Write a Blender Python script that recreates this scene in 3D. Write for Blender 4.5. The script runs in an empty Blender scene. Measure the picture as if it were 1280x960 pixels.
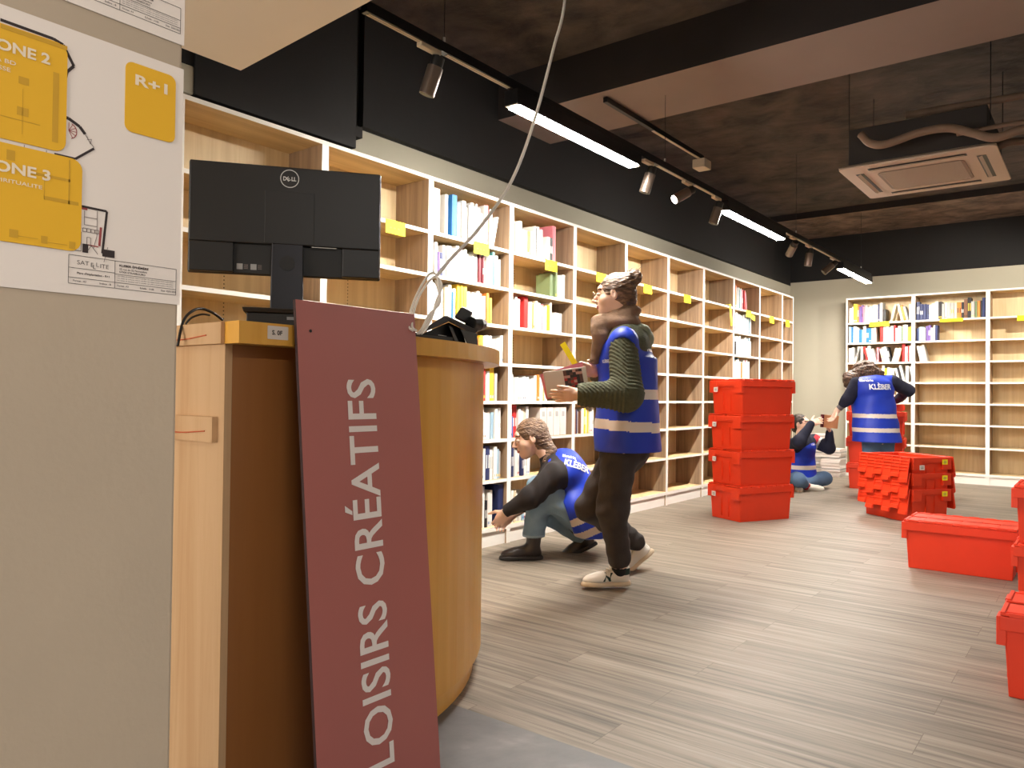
import bpy, bmesh, math, random
import numpy as np
from mathutils import Vector, Matrix, noise
from mathutils.bvhtree import BVHTree
R = math.radians
random.seed(7)
COL = bpy.context.scene.collection

# ------------------------------------------------------------------ camera
F_PX, YAW, PITCH, ROLL, CAM_H = 955.57, 0.661152, 0.0134888, 0.0116886, 1.04689
_f = Vector((-math.sin(YAW)*math.cos(PITCH), math.cos(YAW)*math.cos(PITCH), math.sin(PITCH)))
_r0 = Vector((math.cos(YAW), math.sin(YAW), 0)); _u0 = _r0.cross(_f)
_r = _r0*math.cos(ROLL) + _u0*math.sin(ROLL)
_u = -_r0*math.sin(ROLL) + _u0*math.cos(ROLL)
CAM = Vector((0, 0, CAM_H))
cam = bpy.data.objects.new('camera', bpy.data.cameras.new('camera')); COL.objects.link(cam)
cam.data.sensor_fit = 'HORIZONTAL'; cam.data.sensor_width = 36; cam.data.lens = F_PX/1280*36
cam.data.clip_start = .03
m = Matrix((_r, _u, -_f)).transposed().to_4x4(); m.translation = CAM
cam.matrix_world = m
bpy.context.scene.camera = cam
def at(px, py, z):                       # a point seen at a pixel, z metres in front of the lens
    return CAM + (_f + _r*((px-640)/F_PX) - _u*((py-480)/F_PX))*z

# ------------------------------------------------------------------ materials
def lin(c):
    c = [x/255 for x in c]
    return tuple([(x/12.92 if x <= .04045 else ((x+.055)/1.055)**2.4) for x in c]) + (1,)
MATS = {}
def mat(name, rgb, rough=.6, metal=0, var=0, scale=8, bump=0, bscale=60, spec=.5, emit=None, estr=0, stretch=(1,1,1), alpha=1, trans=0, coat=0):
    if name in MATS: return MATS[name]
    m = bpy.data.materials.new(name); m.use_nodes = True
    nt = m.node_tree; b = nt.nodes['Principled BSDF']
    b.inputs['Roughness'].default_value = rough; b.inputs['Metallic'].default_value = metal
    b.inputs['Specular IOR Level'].default_value = spec
    b.inputs['Alpha'].default_value = alpha; b.inputs['Transmission Weight'].default_value = trans
    b.inputs['Coat Weight'].default_value = coat
    c = lin(rgb)
    tc = nt.nodes.new('ShaderNodeTexCoord'); mp = nt.nodes.new('ShaderNodeMapping')
    mp.inputs['Scale'].default_value = stretch
    nt.links.new(tc.outputs['Object'], mp.inputs['Vector'])
    n = nt.nodes.new('ShaderNodeTexNoise'); n.inputs['Scale'].default_value = scale; n.inputs['Detail'].default_value = 6
    nt.links.new(mp.outputs[0], n.inputs['Vector'])
    r = nt.nodes.new('ShaderNodeMapRange'); r.inputs['From Min'].default_value = .3; r.inputs['From Max'].default_value = .7
    r.inputs['To Min'].default_value = 1-var; r.inputs['To Max'].default_value = 1+var
    nt.links.new(n.outputs['Fac'], r.inputs['Value'])
    mx = nt.nodes.new('ShaderNodeVectorMath'); mx.operation = 'SCALE'; mx.inputs[0].default_value = c[:3]
    nt.links.new(r.outputs[0], mx.inputs['Scale']); nt.links.new(mx.outputs[0], b.inputs['Base Color'])
    if bump:
        n2 = nt.nodes.new('ShaderNodeTexNoise'); n2.inputs['Scale'].default_value = bscale; n2.inputs['Detail'].default_value = 4
        nt.links.new(mp.outputs[0], n2.inputs['Vector'])
        bp = nt.nodes.new('ShaderNodeBump'); bp.inputs['Strength'].default_value = bump; bp.inputs['Distance'].default_value = .01
        nt.links.new(n2.outputs['Fac'], bp.inputs['Height']); nt.links.new(bp.outputs[0], b.inputs['Normal'])
    if emit:
        b.inputs['Emission Color'].default_value = lin(emit); b.inputs['Emission Strength'].default_value = estr
    MATS[name] = m
    return m
def wood(name, dark, light, along, rough=.5, ring=14, coat=0, bump=.05):
    """wood whose grain runs along one axis of its object"""
    m = bpy.data.materials.new(name); m.use_nodes = True
    nt = m.node_tree; b = nt.nodes['Principled BSDF']; b.inputs['Roughness'].default_value = rough
    b.inputs['Coat Weight'].default_value = coat; b.inputs['Coat Roughness'].default_value = .25
    tc = nt.nodes.new('ShaderNodeTexCoord'); mp = nt.nodes.new('ShaderNodeMapping')
    s = [ring, ring, ring]; s[along] = ring*.05
    mp.inputs['Scale'].default_value = s
    nt.links.new(tc.outputs['Object'], mp.inputs['Vector'])
    n = nt.nodes.new('ShaderNodeTexNoise'); n.inputs['Scale'].default_value = 1; n.inputs['Detail'].default_value = 8
    n.inputs['Roughness'].default_value = .65; n.inputs['Distortion'].default_value = .6
    nt.links.new(mp.outputs[0], n.inputs['Vector'])
    cr = nt.nodes.new('ShaderNodeValToRGB'); cr.color_ramp.elements[0].position = .35; cr.color_ramp.elements[1].position = .62
    cr.color_ramp.elements[0].color = lin(dark); cr.color_ramp.elements[1].color = lin(light)
    nt.links.new(n.outputs['Fac'], cr.inputs[0]); nt.links.new(cr.outputs[0], b.inputs['Base Color'])
    bp = nt.nodes.new('ShaderNodeBump'); bp.inputs['Strength'].default_value = bump; bp.inputs['Distance'].default_value = .01
    nt.links.new(n.outputs['Fac'], bp.inputs['Height']); nt.links.new(bp.outputs[0], b.inputs['Normal'])
    MATS[name] = m
    return m
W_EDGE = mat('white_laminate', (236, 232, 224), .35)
OAK_V = wood('oak_laminate_upright_shaded', (122, 100, 80), (176, 150, 122), 2, .5)  # same oak as the other panels, with shade put into a darker tone
OAK_B = wood('oak_laminate_back_lit', (210, 184, 140), (230, 208, 166), 2, .5)  # same oak again, with light put into a paler tone
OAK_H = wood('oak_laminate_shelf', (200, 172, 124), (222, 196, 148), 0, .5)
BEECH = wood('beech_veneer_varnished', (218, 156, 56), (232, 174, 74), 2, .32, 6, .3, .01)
BEECH_D = wood('beech_front_board_shaded', (146, 92, 44), (160, 104, 54), 2, .4, 3, .2, .01)  # same beech as the curved front, shade beside the sign put into the colour
PLY = wood('raw_plywood', (190, 150, 108), (204, 168, 128), 2, .7)
WALLP = mat('beige_wall_paint', (176, 170, 152), .85, var=.03, scale=2, bump=.05, bscale=120)
BLACKP = mat('black_wall_paint', (12, 10, 10), .8, var=.12, scale=3, bump=.1, bscale=40)
RED = mat('red_crate_plastic', (224, 54, 14), .5, var=.03, scale=5)
RED_D = mat('red_crate_plastic_worn', (222, 56, 20), .48, var=.05, scale=5)
BLK = mat('black_plastic', (19, 18, 18), .42)
BLK2 = mat('black_satin_metal', (40, 40, 44), .35, .6)
DARK = mat('dark_port_plastic', (12, 12, 13), .5)
SILVER = mat('silver_print', (206, 206, 206), .5)
WHITEP = mat('white_plastic', (230, 226, 218), .4)
PAPER = mat('white_paper', (226, 216, 208), .8)
YEL = mat('yellow_card', (250, 232, 20), .7)
INK = mat('dark_ink', (48, 38, 38), .8)
INKL = mat('grey_ink', (120, 108, 104), .8)
INKR = mat('red_ink', (150, 70, 70), .8)

# ------------------------------------------------------------------ mesh helpers
WM = {}
def wm(o): return WM.get(o.name, Matrix.Identity(4)) if o else Matrix.Identity(4)
def tag(o, label=None, cat=None, group=None, kind=None):
    if label: o['label'] = label
    if cat: o['category'] = cat
    if group: o['group'] = group
    if kind: o['kind'] = kind
    return o
def empty(name, label, cat, loc=(0,0,0), rz=0, group=None):
    o = bpy.data.objects.new(name, None); COL.objects.link(o); o.empty_display_size = .1
    M = Matrix.Translation(loc) @ Matrix.Rotation(rz, 4, 'Z'); o.matrix_world = M; WM[o.name] = M
    return tag(o, label, cat, group)
class MB:
    def __init__(s): s.v = []; s.f = []; s.m = []; s.M = Matrix.Identity(4)
    def add(s, vs, fs, mi=0):
        k = len(s.v); s.v += [tuple(s.M @ Vector(p)) for p in vs]
        s.f += [tuple(k+i for i in f) for f in fs]
        s.m += [mi]*len(fs) if isinstance(mi, int) else list(mi)
        return s
    def box(s, x0, x1, y0, y1, z0, z1, mi=0):
        vs = [(x,y,z) for z in (z0,z1) for y in (y0,y1) for x in (x0,x1)]
        # order: -z +z -y +x +y -x
        return s.add(vs, [(0,2,3,1),(4,5,7,6),(0,1,5,4),(1,3,7,5),(3,2,6,7),(2,0,4,6)], mi)
    def hexa(s, lo, hi, mi=0):            # two quads (lower, upper), four points each, counter-clockwise from above
        return s.add(list(lo)+list(hi), [(3,2,1,0),(4,5,6,7),(0,1,5,4),(1,2,6,5),(2,3,7,6),(3,0,4,7)], mi)
    def prism(s, poly, z0, z1, mi=0):     # polygon in xy
        n = len(poly)
        return s.add([(x,y,z0) for x,y in poly]+[(x,y,z1) for x,y in poly],
            [tuple(range(n-1,-1,-1)), tuple(range(n,2*n))]+[(i,(i+1)%n,n+(i+1)%n,n+i) for i in range(n)], mi)
    def tube(s, pts, r, n=10, mi=0, cap=True):
        pts = [Vector(p) for p in pts]; rs = r if isinstance(r, (list,tuple)) else [r]*len(pts)
        vs = []; up = Vector((0,0,1)); prev = None
        for i, p in enumerate(pts):
            d = (pts[min(i+1,len(pts)-1)]-pts[max(i-1,0)]).normalized()
            if prev is None:
                a = d.cross(up if abs(d.z) < .9 else Vector((1,0,0))).normalized()
            else: a = (prev - d*prev.dot(d)).normalized()
            prev = a; b = d.cross(a)
            vs += [p + (a*math.cos(2*math.pi*k/n)+b*math.sin(2*math.pi*k/n))*rs[i] for k in range(n)]
        fs = []
        for i in range(len(pts)-1):
            for k in range(n):
                fs.append((i*n+k, i*n+(k+1)%n, (i+1)*n+(k+1)%n, (i+1)*n+k))
        if cap: fs += [tuple(range(n-1,-1,-1)), tuple(range((len(pts)-1)*n, len(pts)*n))]
        return s.add(vs, fs, mi)
    def build(s, name, mats, parent=None, loc=None, bevel=0, smooth=False, seg=2):
        me = bpy.data.meshes.new(name)
        if not isinstance(mats, (list,tuple)): mats = [mats]
        M = wm(parent)
        if loc is not None and parent is None: M = Matrix.Translation(loc)
        Mi = M.inverted()
        me.from_pydata([Mi @ Vector(p) for p in s.v], [], s.f)
        for q in mats: me.materials.append(q)
        me.polygons.foreach_set('material_index', s.m)
        if smooth: me.polygons.foreach_set('use_smooth', [True]*len(s.f))
        bm = bmesh.new(); bm.from_mesh(me); bmesh.ops.recalc_face_normals(bm, faces=bm.faces); bm.to_mesh(me); bm.free()
        me.update()
        o = bpy.data.objects.new(name, me); COL.objects.link(o)
        if parent: o.parent = parent; WM[o.name] = M
        else: o.matrix_world = M; WM[o.name] = M
        if bevel:
            b = o.modifiers.new('bevel', 'BEVEL'); b.width = bevel; b.segments = seg; b.limit_method = 'ANGLE'; b.angle_limit = R(40)
            b.harden_normals = False
        return o
def struct(name, mb, m, **k):
    return tag(mb.build(name, m, **k), kind='structure')
def bez(p, n=24):                         # Catmull-Rom through points
    p = [Vector(q) for q in p]; out = []
    q = [p[0]*2-p[1]]+p+[p[-1]*2-p[-2]]
    for i in range(1, len(q)-2):
        for k in range(n):
            t = k/n
            out.append(.5*((2*q[i])+(q[i+1]-q[i-1])*t+(2*q[i-1]-5*q[i]+4*q[i+1]-q[i+2])*t*t+(3*q[i]-q[i-1]-3*q[i+1]+q[i+2])*t**3))
    return out+[p[-1]]
def text_mesh(body, width=None, height=None, bold=.02, spacing=1.0):
    """verts (x right, y up, from 0,0) and faces of a line of lettering"""
    cu = bpy.data.curves.new('t', 'FONT'); cu.body = body; cu.size = 1; cu.offset = bold; cu.space_character = spacing
    cu.resolution_u = 3; cu.fill_mode = 'FRONT'
    o = bpy.data.objects.new('t', cu); COL.objects.link(o)
    dg = bpy.context.evaluated_depsgraph_get(); me = bpy.data.meshes.new_from_object(o.evaluated_get(dg))
    vs = [v.co.copy() for v in me.vertices]; fs = [tuple(p.vertices) for p in me.polygons]
    bpy.data.objects.remove(o); bpy.data.curves.remove(cu); bpy.data.meshes.remove(me)
    x0 = min(v.x for v in vs); x1 = max(v.x for v in vs); y1 = max(v.y for v in vs)
    cap = .73
    sy = height/cap if height else width/(x1-x0)
    sx = width/(x1-x0) if width else sy
    return [((v.x-x0)*sx, v.y*sy) for v in vs], fs
def put_text(mb, body, o, ex, ey, width=None, height=None, bold=.02, mi=0, th=.0006, spacing=1.0):
    """lettering on a plane: o = lower left, ex / ey unit vectors, raised by th"""
    vs, fs = text_mesh(body, width, height, bold, spacing)
    ex = Vector(ex); ey = Vector(ey); n = ex.cross(ey).normalized()
    mb.add([Vector(o)+ex*x+ey*y+n*th for x, y in vs], fs, mi)
def flat(mb, pts, o, ex, ey, mi=0, th=.0004):
    ex = Vector(ex); ey = Vector(ey); n = ex.cross(ey).normalized()
    k = len(pts)
    P = [Vector(o)+ex*x+ey*y for x, y in pts]
    mb.add(P+[p+n*th for p in P], [tuple(range(k-1,-1,-1)), tuple(range(k,2*k))]+[(i,(i+1)%k,k+(i+1)%k,k+i) for i in range(k)], mi)
def line2(mb, a, b, w, o, ex, ey, mi=0, th=.0004):
    a = Vector(a); b = Vector(b); d = (b-a).normalized(); n = Vector((-d.y, d.x))*w/2
    flat(mb, [tuple(a-n), tuple(b-n), tuple(b+n), tuple(a+n)], o, ex, ey, mi, th)
def rrect(x0, x1, y0, y1, r, n=5):
    out = []
    for cx, cy, a0 in ((x1-r,y1-r,0),(x0+r,y1-r,90),(x0+r,y0+r,180),(x1-r,y0+r,270)):
        out += [(cx+r*math.cos(R(a0+90*k/n)), cy+r*math.sin(R(a0+90*k/n))) for k in range(n+1)]
    return out
def copy_tree(o, parent=None):
    c = o.copy(); COL.objects.link(c)
    c.parent = parent
    for ch in o.children: copy_tree(ch, c)
    return c

# ================================================================== ROOM
XW, YB, YT, XR, YF = -3.65, 11.29, 1.93, 4.6, -3.0
CEIL = 3.41
# floor: grey-brown wood planks with a darker slate-look tile zone near the counter
def plank_material():
    m = bpy.data.materials.new('grey_oak_planks'); m.use_nodes = True; nt = m.node_tree; b = nt.nodes['Principled BSDF']
    tc = nt.nodes.new('ShaderNodeTexCoord')
    br = nt.nodes.new('ShaderNodeTexBrick'); br.inputs['Scale'].default_value = 1
    br.inputs['Brick Width'].default_value = 1.22; br.inputs['Row Height'].default_value = .18; br.inputs['Mortar Size'].default_value = .0012
    br.inputs['Color1'].default_value = (.0, 0, 0, 1); br.inputs['Color2'].default_value = (1, 1, 1, 1); br.inputs['Mortar'].default_value = (0,0,0,1)
    br.offset = .37; br.inputs['Bias'].default_value = 0
    nt.links.new(tc.outputs['Object'], br.inputs['Vector'])
    mp = nt.nodes.new('ShaderNodeMapping'); mp.inputs['Scale'].default_value = (1.1, 34, 1)
    nt.links.new(tc.outputs['Object'], mp.inputs['Vector'])
    ad = nt.nodes.new('ShaderNodeVectorMath'); ad.operation = 'ADD'
    sc = nt.nodes.new('ShaderNodeVectorMath'); sc.operation = 'SCALE'; sc.inputs['Scale'].default_value = 7
    nt.links.new(br.outputs['Color'], sc.inputs[0]); nt.links.new(mp.outputs[0], ad.inputs[0]); nt.links.new(sc.outputs[0], ad.inputs[1])
    n = nt.nodes.new('ShaderNodeTexNoise'); n.inputs['Scale'].default_value = 1; n.inputs['Detail'].default_value = 9
    n.inputs['Roughness'].default_value = .66; n.inputs['Distortion'].default_value = .35
    nt.links.new(ad.outputs[0], n.inputs['Vector'])
    cr = nt.nodes.new('ShaderNodeValToRGB'); e = cr.color_ramp.elements
    e[0].position = .30; e[0].color = lin((82, 74, 66)); e[1].position = .70; e[1].color = lin((156, 145, 131))
    k = e.new(.5); k.color = lin((128, 117, 104))
    nt.links.new(n.outputs['Fac'], cr.inputs[0])
    hs = nt.nodes.new('ShaderNodeHueSaturation')
    mr = nt.nodes.new('ShaderNodeMapRange'); mr.inputs['To Min'].default_value = .9; mr.inputs['To Max'].default_value = 1.07
    nt.links.new(br.outputs['Color'], mr.inputs['Value']); nt.links.new(mr.outputs[0], hs.inputs['Value'])
    nt.links.new(cr.outputs[0], hs.inputs['Color'])
    mm = nt.nodes.new('ShaderNodeMix'); mm.data_type = 'RGBA'; mm.inputs['B'].default_value = lin((96, 84, 72))
    nt.links.new(br.outputs['Fac'], mm.inputs['Factor']); nt.links.new(hs.outputs[0], mm.inputs['A'])
    nt.links.new(mm.outputs['Result'], b.inputs['Base Color'])
    b.inputs['Roughness'].default_value = .5; b.inputs['Specular IOR Level'].default_value = .3
    bp = nt.nodes.new('ShaderNodeBump'); bp.inputs['Strength'].default_value = .12; bp.inputs['Distance'].default_value = .004
    nt.links.new(n.outputs['Fac'], bp.inputs['Height']); nt.links.new(bp.outputs[0], b.inputs['Normal'])
    return m
def ramp_noise(name, cols, scale, rough, bump=.3, bscale=10, pos=(.35,.5,.65), stretch=(1,1,1), det=8):
    m = bpy.data.materials.new(name); m.use_nodes = True; nt = m.node_tree; b = nt.nodes['Principled BSDF']
    tc = nt.nodes.new('ShaderNodeTexCoord'); mp = nt.nodes.new('ShaderNodeMapping'); mp.inputs['Scale'].default_value = stretch
    nt.links.new(tc.outputs['Object'], mp.inputs['Vector'])
    n = nt.nodes.new('ShaderNodeTexNoise'); n.inputs['Scale'].default_value = scale; n.inputs['Detail'].default_value = det; n.inputs['Roughness'].default_value = .6
    n.inputs['Distortion'].default_value = .5
    nt.links.new(mp.outputs[0], n.inputs['Vector'])
    cr = nt.nodes.new('ShaderNodeValToRGB'); e = cr.color_ramp.elements
    e[0].position = pos[0]; e[0].color = lin(cols[0]); e[1].position = pos[2]; e[1].color = lin(cols[2]); e.new(pos[1]).color = lin(cols[1])
    nt.links.new(n.outputs['Fac'], cr.inputs[0]); nt.links.new(cr.outputs[0], b.inputs['Base Color'])
    b.inputs['Roughness'].default_value = rough
    n2 = nt.nodes.new('ShaderNodeTexNoise'); n2.inputs['Scale'].default_value = bscale; n2.inputs['Detail'].default_value = 8
    nt.links.new(mp.outputs[0], n2.inputs['Vector'])
    bp = nt.nodes.new('ShaderNodeBump'); bp.inputs['Strength'].default_value = bump; bp.inputs['Distance'].default_value = .03
    nt.links.new(n2.outputs['Fac'], bp.inputs['Height']); nt.links.new(bp.outputs[0], b.inputs['Normal'])
    MATS[name] = m
    return m
FLOOR = plank_material()
SLATE = ramp_noise('slate_tile', ((78,78,80),(96,94,95),(122,119,118)), 2.2, .45, .1, 8)
CONC = ramp_noise('raw_concrete_ceiling', ((26,21,18),(56,46,40),(84,71,62)), 2.4, .9, .7, 7, (.34,.47,.7), (1,1.2,1), 12)
CONCB = ramp_noise('rough_concrete_edge', ((60,48,40),(92,74,62),(120,98,84)), 4, .9, .8, 9)
BEAMU = mat('pinkish_beam_plaster', (128, 110, 100), .9, var=.04, scale=3)
BEAMD = mat('dark_beam_paint', (34, 28, 27), .85, var=.1, scale=5, bump=.1)
SOFF = mat('cream_soffit_paint', (240, 228, 208), .85, var=.02, scale=2)

struct('floor', MB().box(XW-.1, XR, YT, YB+.1, -.05, 0), FLOOR)
s = struct('floor', MB().box(XW-.1, XR, YF, YT, -.05, 0), SLATE)
struct('wall_left', MB().box(XW-.1, XW, YF, YB+.1, 0, 2.675), WALLP)
struct('wall_left_upper', MB().box(XW-.1, XW+.004, YF, YB+.1, 2.675, CEIL+.05), BLACKP)
struct('wall_back', MB().box(XW, XR, YB, YB+.1, 0, 2.72), WALLP)
struct('wall_back_upper', MB().box(XW, XR, YB-.004, YB+.1, 2.72, CEIL+.3), BLACKP)
struct('wall_right', MB().box(XR, XR+.1, YF, YB+.1, 0, CEIL+.3), WALLP)
struct('wall_front', MB().box(XW-.1, XR+.1, YF-.1, YF, 0, CEIL+.3), WALLP)
struct('ceiling', MB().box(XW-.1, XR+.1, YF-.1, YB+.1, CEIL, CEIL+.1), CONC)
# dark drop along the left wall, ending short of the back wall
struct('trim_1', MB().box(XW, XW+.05, 3.11, 10.44, 2.679, CEIL), BLACKP)
# black boxed duct above the near bookcases
struct('trim_2', MB().box(XW+.006, -3.345, 1.88, 2.84, 2.425, CEIL).box(XW+.006, -3.36, 2.84, 2.90, 2.5, 2.56), BLACKP)
struct('trim_3', MB().box(XW+.006, -3.36, -.5, 1.88, 2.425, 2.56), WALLP, bevel=.01)
struct('trim_4', MB().box(XW+.006, -3.36, -.5, 1.88, 2.561, CEIL), BLACKP)
# the big down-stand beam: dark faces, pinkish plastered underside
struct('ceiling_beam', MB().box(XW+.05, XR, 4.42, 5.10, 3.1, CEIL+.01, [1,0,0,0,0,0]), [BEAMD, BEAMU], bevel=0)
struct('ceiling_beam', MB().box(XW+.05, XR, 9.95, YB, 3.33, CEIL+.05, [1,0,0,0,0,0]), [BEAMD, CONCB])
struct('ceiling_beam', MB().box(XW+.05, XR, -.6, .3, 3.1, CEIL+.01, [1,0,0,0,0,0]), [BEAMD, BEAMU])
# cream soffit over the counter
struct('ceiling_soffit', MB().prism([(-3.1, -1.2), (.6, -1.2), (.6, 1.70), (-2.173, 1.892), (-3.1, 1.955)], 2.5, 2.62, [1,0,0,0,0,0,0][:7]), [BLACKP, SOFF])
# square column on the left with the drawings taped to it
struct('column', MB().box(-1.5, -.928, -.25, .503, 0, 2.5), mat('greige_column_paint', (176, 160, 140), .8, var=.04, scale=3, bump=.05, bscale=90), bevel=.004)
# ================================================================== BOOKCASES
H, TH, DEP = 2.404, .022, .30
LEV = [.13, .455, .735, 1.0, 1.265, 1.53, 1.795, 2.065]      # upper surfaces a book stands on, lowest first
def bookcase(w):
    t = empty('bookcase', None, 'bookcase')
    e = [0,0,1,0,0,0]                                        # the front edge of every panel is white laminate
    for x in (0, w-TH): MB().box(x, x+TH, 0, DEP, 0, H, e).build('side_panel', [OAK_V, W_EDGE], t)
    MB().box(TH, w-TH, .0005, DEP-.008, H-TH, H, [0,1,1,0,0,0]).build('top_panel', [OAK_H, W_EDGE], t)
    MB().box(TH, w-TH, .0005, DEP-.008, LEV[0]-.03, LEV[0], e).build('base_panel', [OAK_H, W_EDGE], t)
    MB().box(TH, w-TH, .012, .03, .0, LEV[0]-.03).build('plinth', W_EDGE, t)
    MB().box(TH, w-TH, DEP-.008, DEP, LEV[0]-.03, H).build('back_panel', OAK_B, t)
    for z in LEV[1:]:
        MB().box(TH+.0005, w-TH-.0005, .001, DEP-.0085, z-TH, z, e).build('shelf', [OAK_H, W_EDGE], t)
    mb = MB()                                                # rows of drilled shelf pin holes
    for z in range(9, 112, 1):
        mb.box(w/2-.003, w/2+.003, DEP-.0085, DEP-.0079, z*.02, z*.02+.006)
    mb.build('pin_holes', DARK, t)
    return t
XF = -3.331                      # front plane of the left run of bookcases
BW, Y0 = .82, 2.618
def bay_M(i): return Matrix.Translation((XF, Y0+BW*i, 0)) @ Matrix.Rotation(R(90), 4, 'Z')
YBF, BX0, BBW = 10.986, -2.80, .824
def bback_M(i): return Matrix.Translation((BX0+BBW*i, YBF, 0))
CASES = {-1: 'empty oak bookcase nearest the column, behind the monitor',
 0: 'empty oak bookcase just right of the monitor',
 1: 'white-edged bookcase filled on every shelf, behind the desk phone',
 2: 'half filled bookcase behind the crouching woman',
 3: 'nearly empty bookcase directly behind the head of the standing woman',
 4: 'empty bookcase directly right of the standing woman',
 5: 'empty oak bookcase, second to the right of the standing woman',
 6: 'empty bookcase with a dangling yellow strip, left of the one above the crates',
 7: 'bookcase full of white and pink books behind the red crate stack',
 8: 'empty oak bookcase just right of the filled one behind the crate stack',
 9: 'narrow empty end bookcase of the left run, next to the room corner'}
proto = bookcase(BW)
protoB = None
for i in range(-1, 10):
    if i == 9:
        o = bookcase(.441)
    else: o = proto if i == -1 else copy_tree(proto)
    o.matrix_world = bay_M(i); o['label'] = CASES[i]; o['group'] = 'bookcases along the left wall'
for i, l in enumerate(('back-wall bookcase full of books behind the curly-haired woman',
        'middle back-wall bookcase with one full shelf of books at the top',
        'empty back-wall bookcase at the right edge of the picture')):
    if i == 0: o = protoB = bookcase(BBW)
    else: o = copy_tree(protoB)
    o.matrix_world = bback_M(i); o['label'] = l; o['group'] = 'bookcases along the back wall'

# ================================================================== BOOKS
PALN = {'w':('white',(232,230,224)),'c':('cream',(232,218,186)),'g':('grey',(176,174,170)),'y':('yellow',(244,204,56)),
 'o':('orange',(226,130,50)),'r':('red',(196,40,38)),'p':('pink',(222,128,140)),'b':('blue',(28,110,180)),'n':('navy',(34,44,90)),
 'd':('dark red',(110,28,40)),'k':('black',(34,32,34)),'t':('teal',(70,130,130)),'e':('green',(116,136,96)),'u':('purple',(110,84,150)),
 's':('pale blue',(150,180,200)),'B':('brown',(120,80,54))}
BM = {k: mat('book_cover_'+v[0].replace(' ','_'), v[1], .5, var=.03, scale=30) for k, v in PALN.items()}
PAGE = mat('book_page_block', (232, 224, 206), .85, var=.05, scale=200, stretch=(1,1,.02))
def book_mesh(w, d, h, k, band=None):
    """a closed book: cover of two boards and a rounded spine at y=0, pages set back inside"""
    c = .0025; mb = MB()
    prof = [(0, .004), (w*.15, .001), (w*.5, 0), (w*.85, .001), (w, .004), (w, d), (w-c, d), (w-c, .008), (c, .008), (c, d), (0, d)]
    n = len(prof); vs = [(x,y,0) for x,y in prof]+[(x,y,h) for x,y in prof]
    mi = [0]*(n+6)
    fs = [(i,(i+1)%n,n+(i+1)%n,n+i) for i in range(n)]
    for base, fl in ((0, 1), (n, 0)):
        qs = [(0,1,8,9),(1,2,8),(2,3,8),(3,4,7),(3,7,8),(9,10,0),(4,5,6,7)]
        fs += [tuple(base+i for i in (q[::-1] if fl else q)) for q in qs]
    mb.add(vs, fs, 0)
    if band:                          # printed spine: title block and a small publisher mark
        z0, z1, k2 = band
        mb.add([(w*.14,.0004,h*z0),(w*.86,.0004,h*z0),(w*.86,.0004,h*z1),(w*.14,.0004,h*z1),(w*.14,.003,h*z0),(w*.86,.003,h*z0),(w*.86,.003,h*z1),(w*.14,.003,h*z1)],
               [(0,1,2,3),(4,7,6,5),(0,4,5,1),(1,5,6,2),(2,6,7,3),(3,7,4,0)], 1)
    pg = MB().box(c, w-c, .008, d-.004, .003, h-.003)
    return mb, pg
BOOKS = []          # (size on picture, matrix, w, d, h, colour, band, descr)
ORD = ['first','second','third','fourth','fifth','sixth','seventh','eighth','ninth','tenth']
def ordn(n): return ORD[n-1] if n <= 10 else '%d%s' % (n, {1:'st',2:'nd',3:'rd'}.get(n%10 if n > 20 else 0, 'th'))
ROWN = {7:'top shelf',6:'second shelf down',5:'third shelf down',4:'fourth shelf down',3:'fifth shelf down',2:'sixth shelf down',1:'seventh shelf down',0:'bottom shelf'}
def row(M, lev, spec, case, x0=.03, xmax=.79, hmax=.25, seed=0, px=1, depth=(.13,.17), end=None, lean_end=0, setback=.03):
    """spec: colour letters; a digit after a letter gives relative thickness; '/' before = leaning; ' ' = gap"""
    rng = random.Random(seed*31+lev); last = (0, 0); x = x0; i = 0; n = 0; z = LEV[lev]
    while i < len(spec) and x < xmax:
        ch = spec[i]; i += 1
        if ch == ' ': x += .05; continue
        lean = 0
        if ch in '/\\': lean = {'/': -1, '\\': 1}[ch]; ch = spec[i]; i += 1
        th = rng.uniform(.018, .034)
        if i < len(spec) and spec[i].isdigit(): th = .0094*int(spec[i]); i += 1
        h = hmax*rng.uniform(.78, 1.0)
        if i < len(spec) and spec[i] == '^': h = hmax*1.05; i += 1
        elif i < len(spec) and spec[i] == '_': h = hmax*.68; i += 1
        d = rng.uniform(*depth); h = min(h, (.305 if lev in (0,7) else .235))
        n += 1
        a = R(13)
        if last[0] > 0 and lean <= 0: x += last[1]*math.sin(a)          # room for the top of a book leaning right
        if lean:
            if lean > 0: T = Matrix.Translation((x, setback, z+th*math.sin(a)+.0006)) @ Matrix.Rotation(a, 4, 'Y')
            else:
                if last[0] >= 0: x += h*math.sin(a)
                T = Matrix.Translation((x, setback, z+.0006)) @ Matrix.Rotation(-a, 4, 'Y')
            x += th/math.cos(a)+.002
        else:
            T = Matrix.Translation((x, setback+rng.uniform(-.012,.012), z+.0006)); x += th+.0012
        last = (lean, h)
        band = None
        if rng.random() < .6 and th > .015:
            k2 = rng.choice('kgrbnyw') if ch in 'wcgs' else rng.choice('wwwyk')
            if rng.random() < .5: band = (.08, .16, k2)
            else: band = (.35, .35+rng.uniform(.15,.4), k2 if ch not in 'wc' else rng.choice('gsc'))
        BOOKS.append([px*h*(th+.01), M @ T, th, d, h, ch, band, '%s on the %s of the %s' % (ordn(n)+' from left', ROWN[lev], case), lean])
    return x
c1 = 'bookcase behind the desk phone'; M1 = bay_M(1)
row(M1, 7, 'w2w6^ w3 b5^w3w4w3g2w3w3g2w3w3w4r3^w3\\w2', c1, .035, .70, .27, 1, 3)
row(M1, 6, 'w4_w3u2_n3_w3w5w4w3w3w3w3w3g2w3g2w2d3d2w3w2w4t3^w3w3w2', c1, .03, .78, .225, 2, 3)
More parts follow.
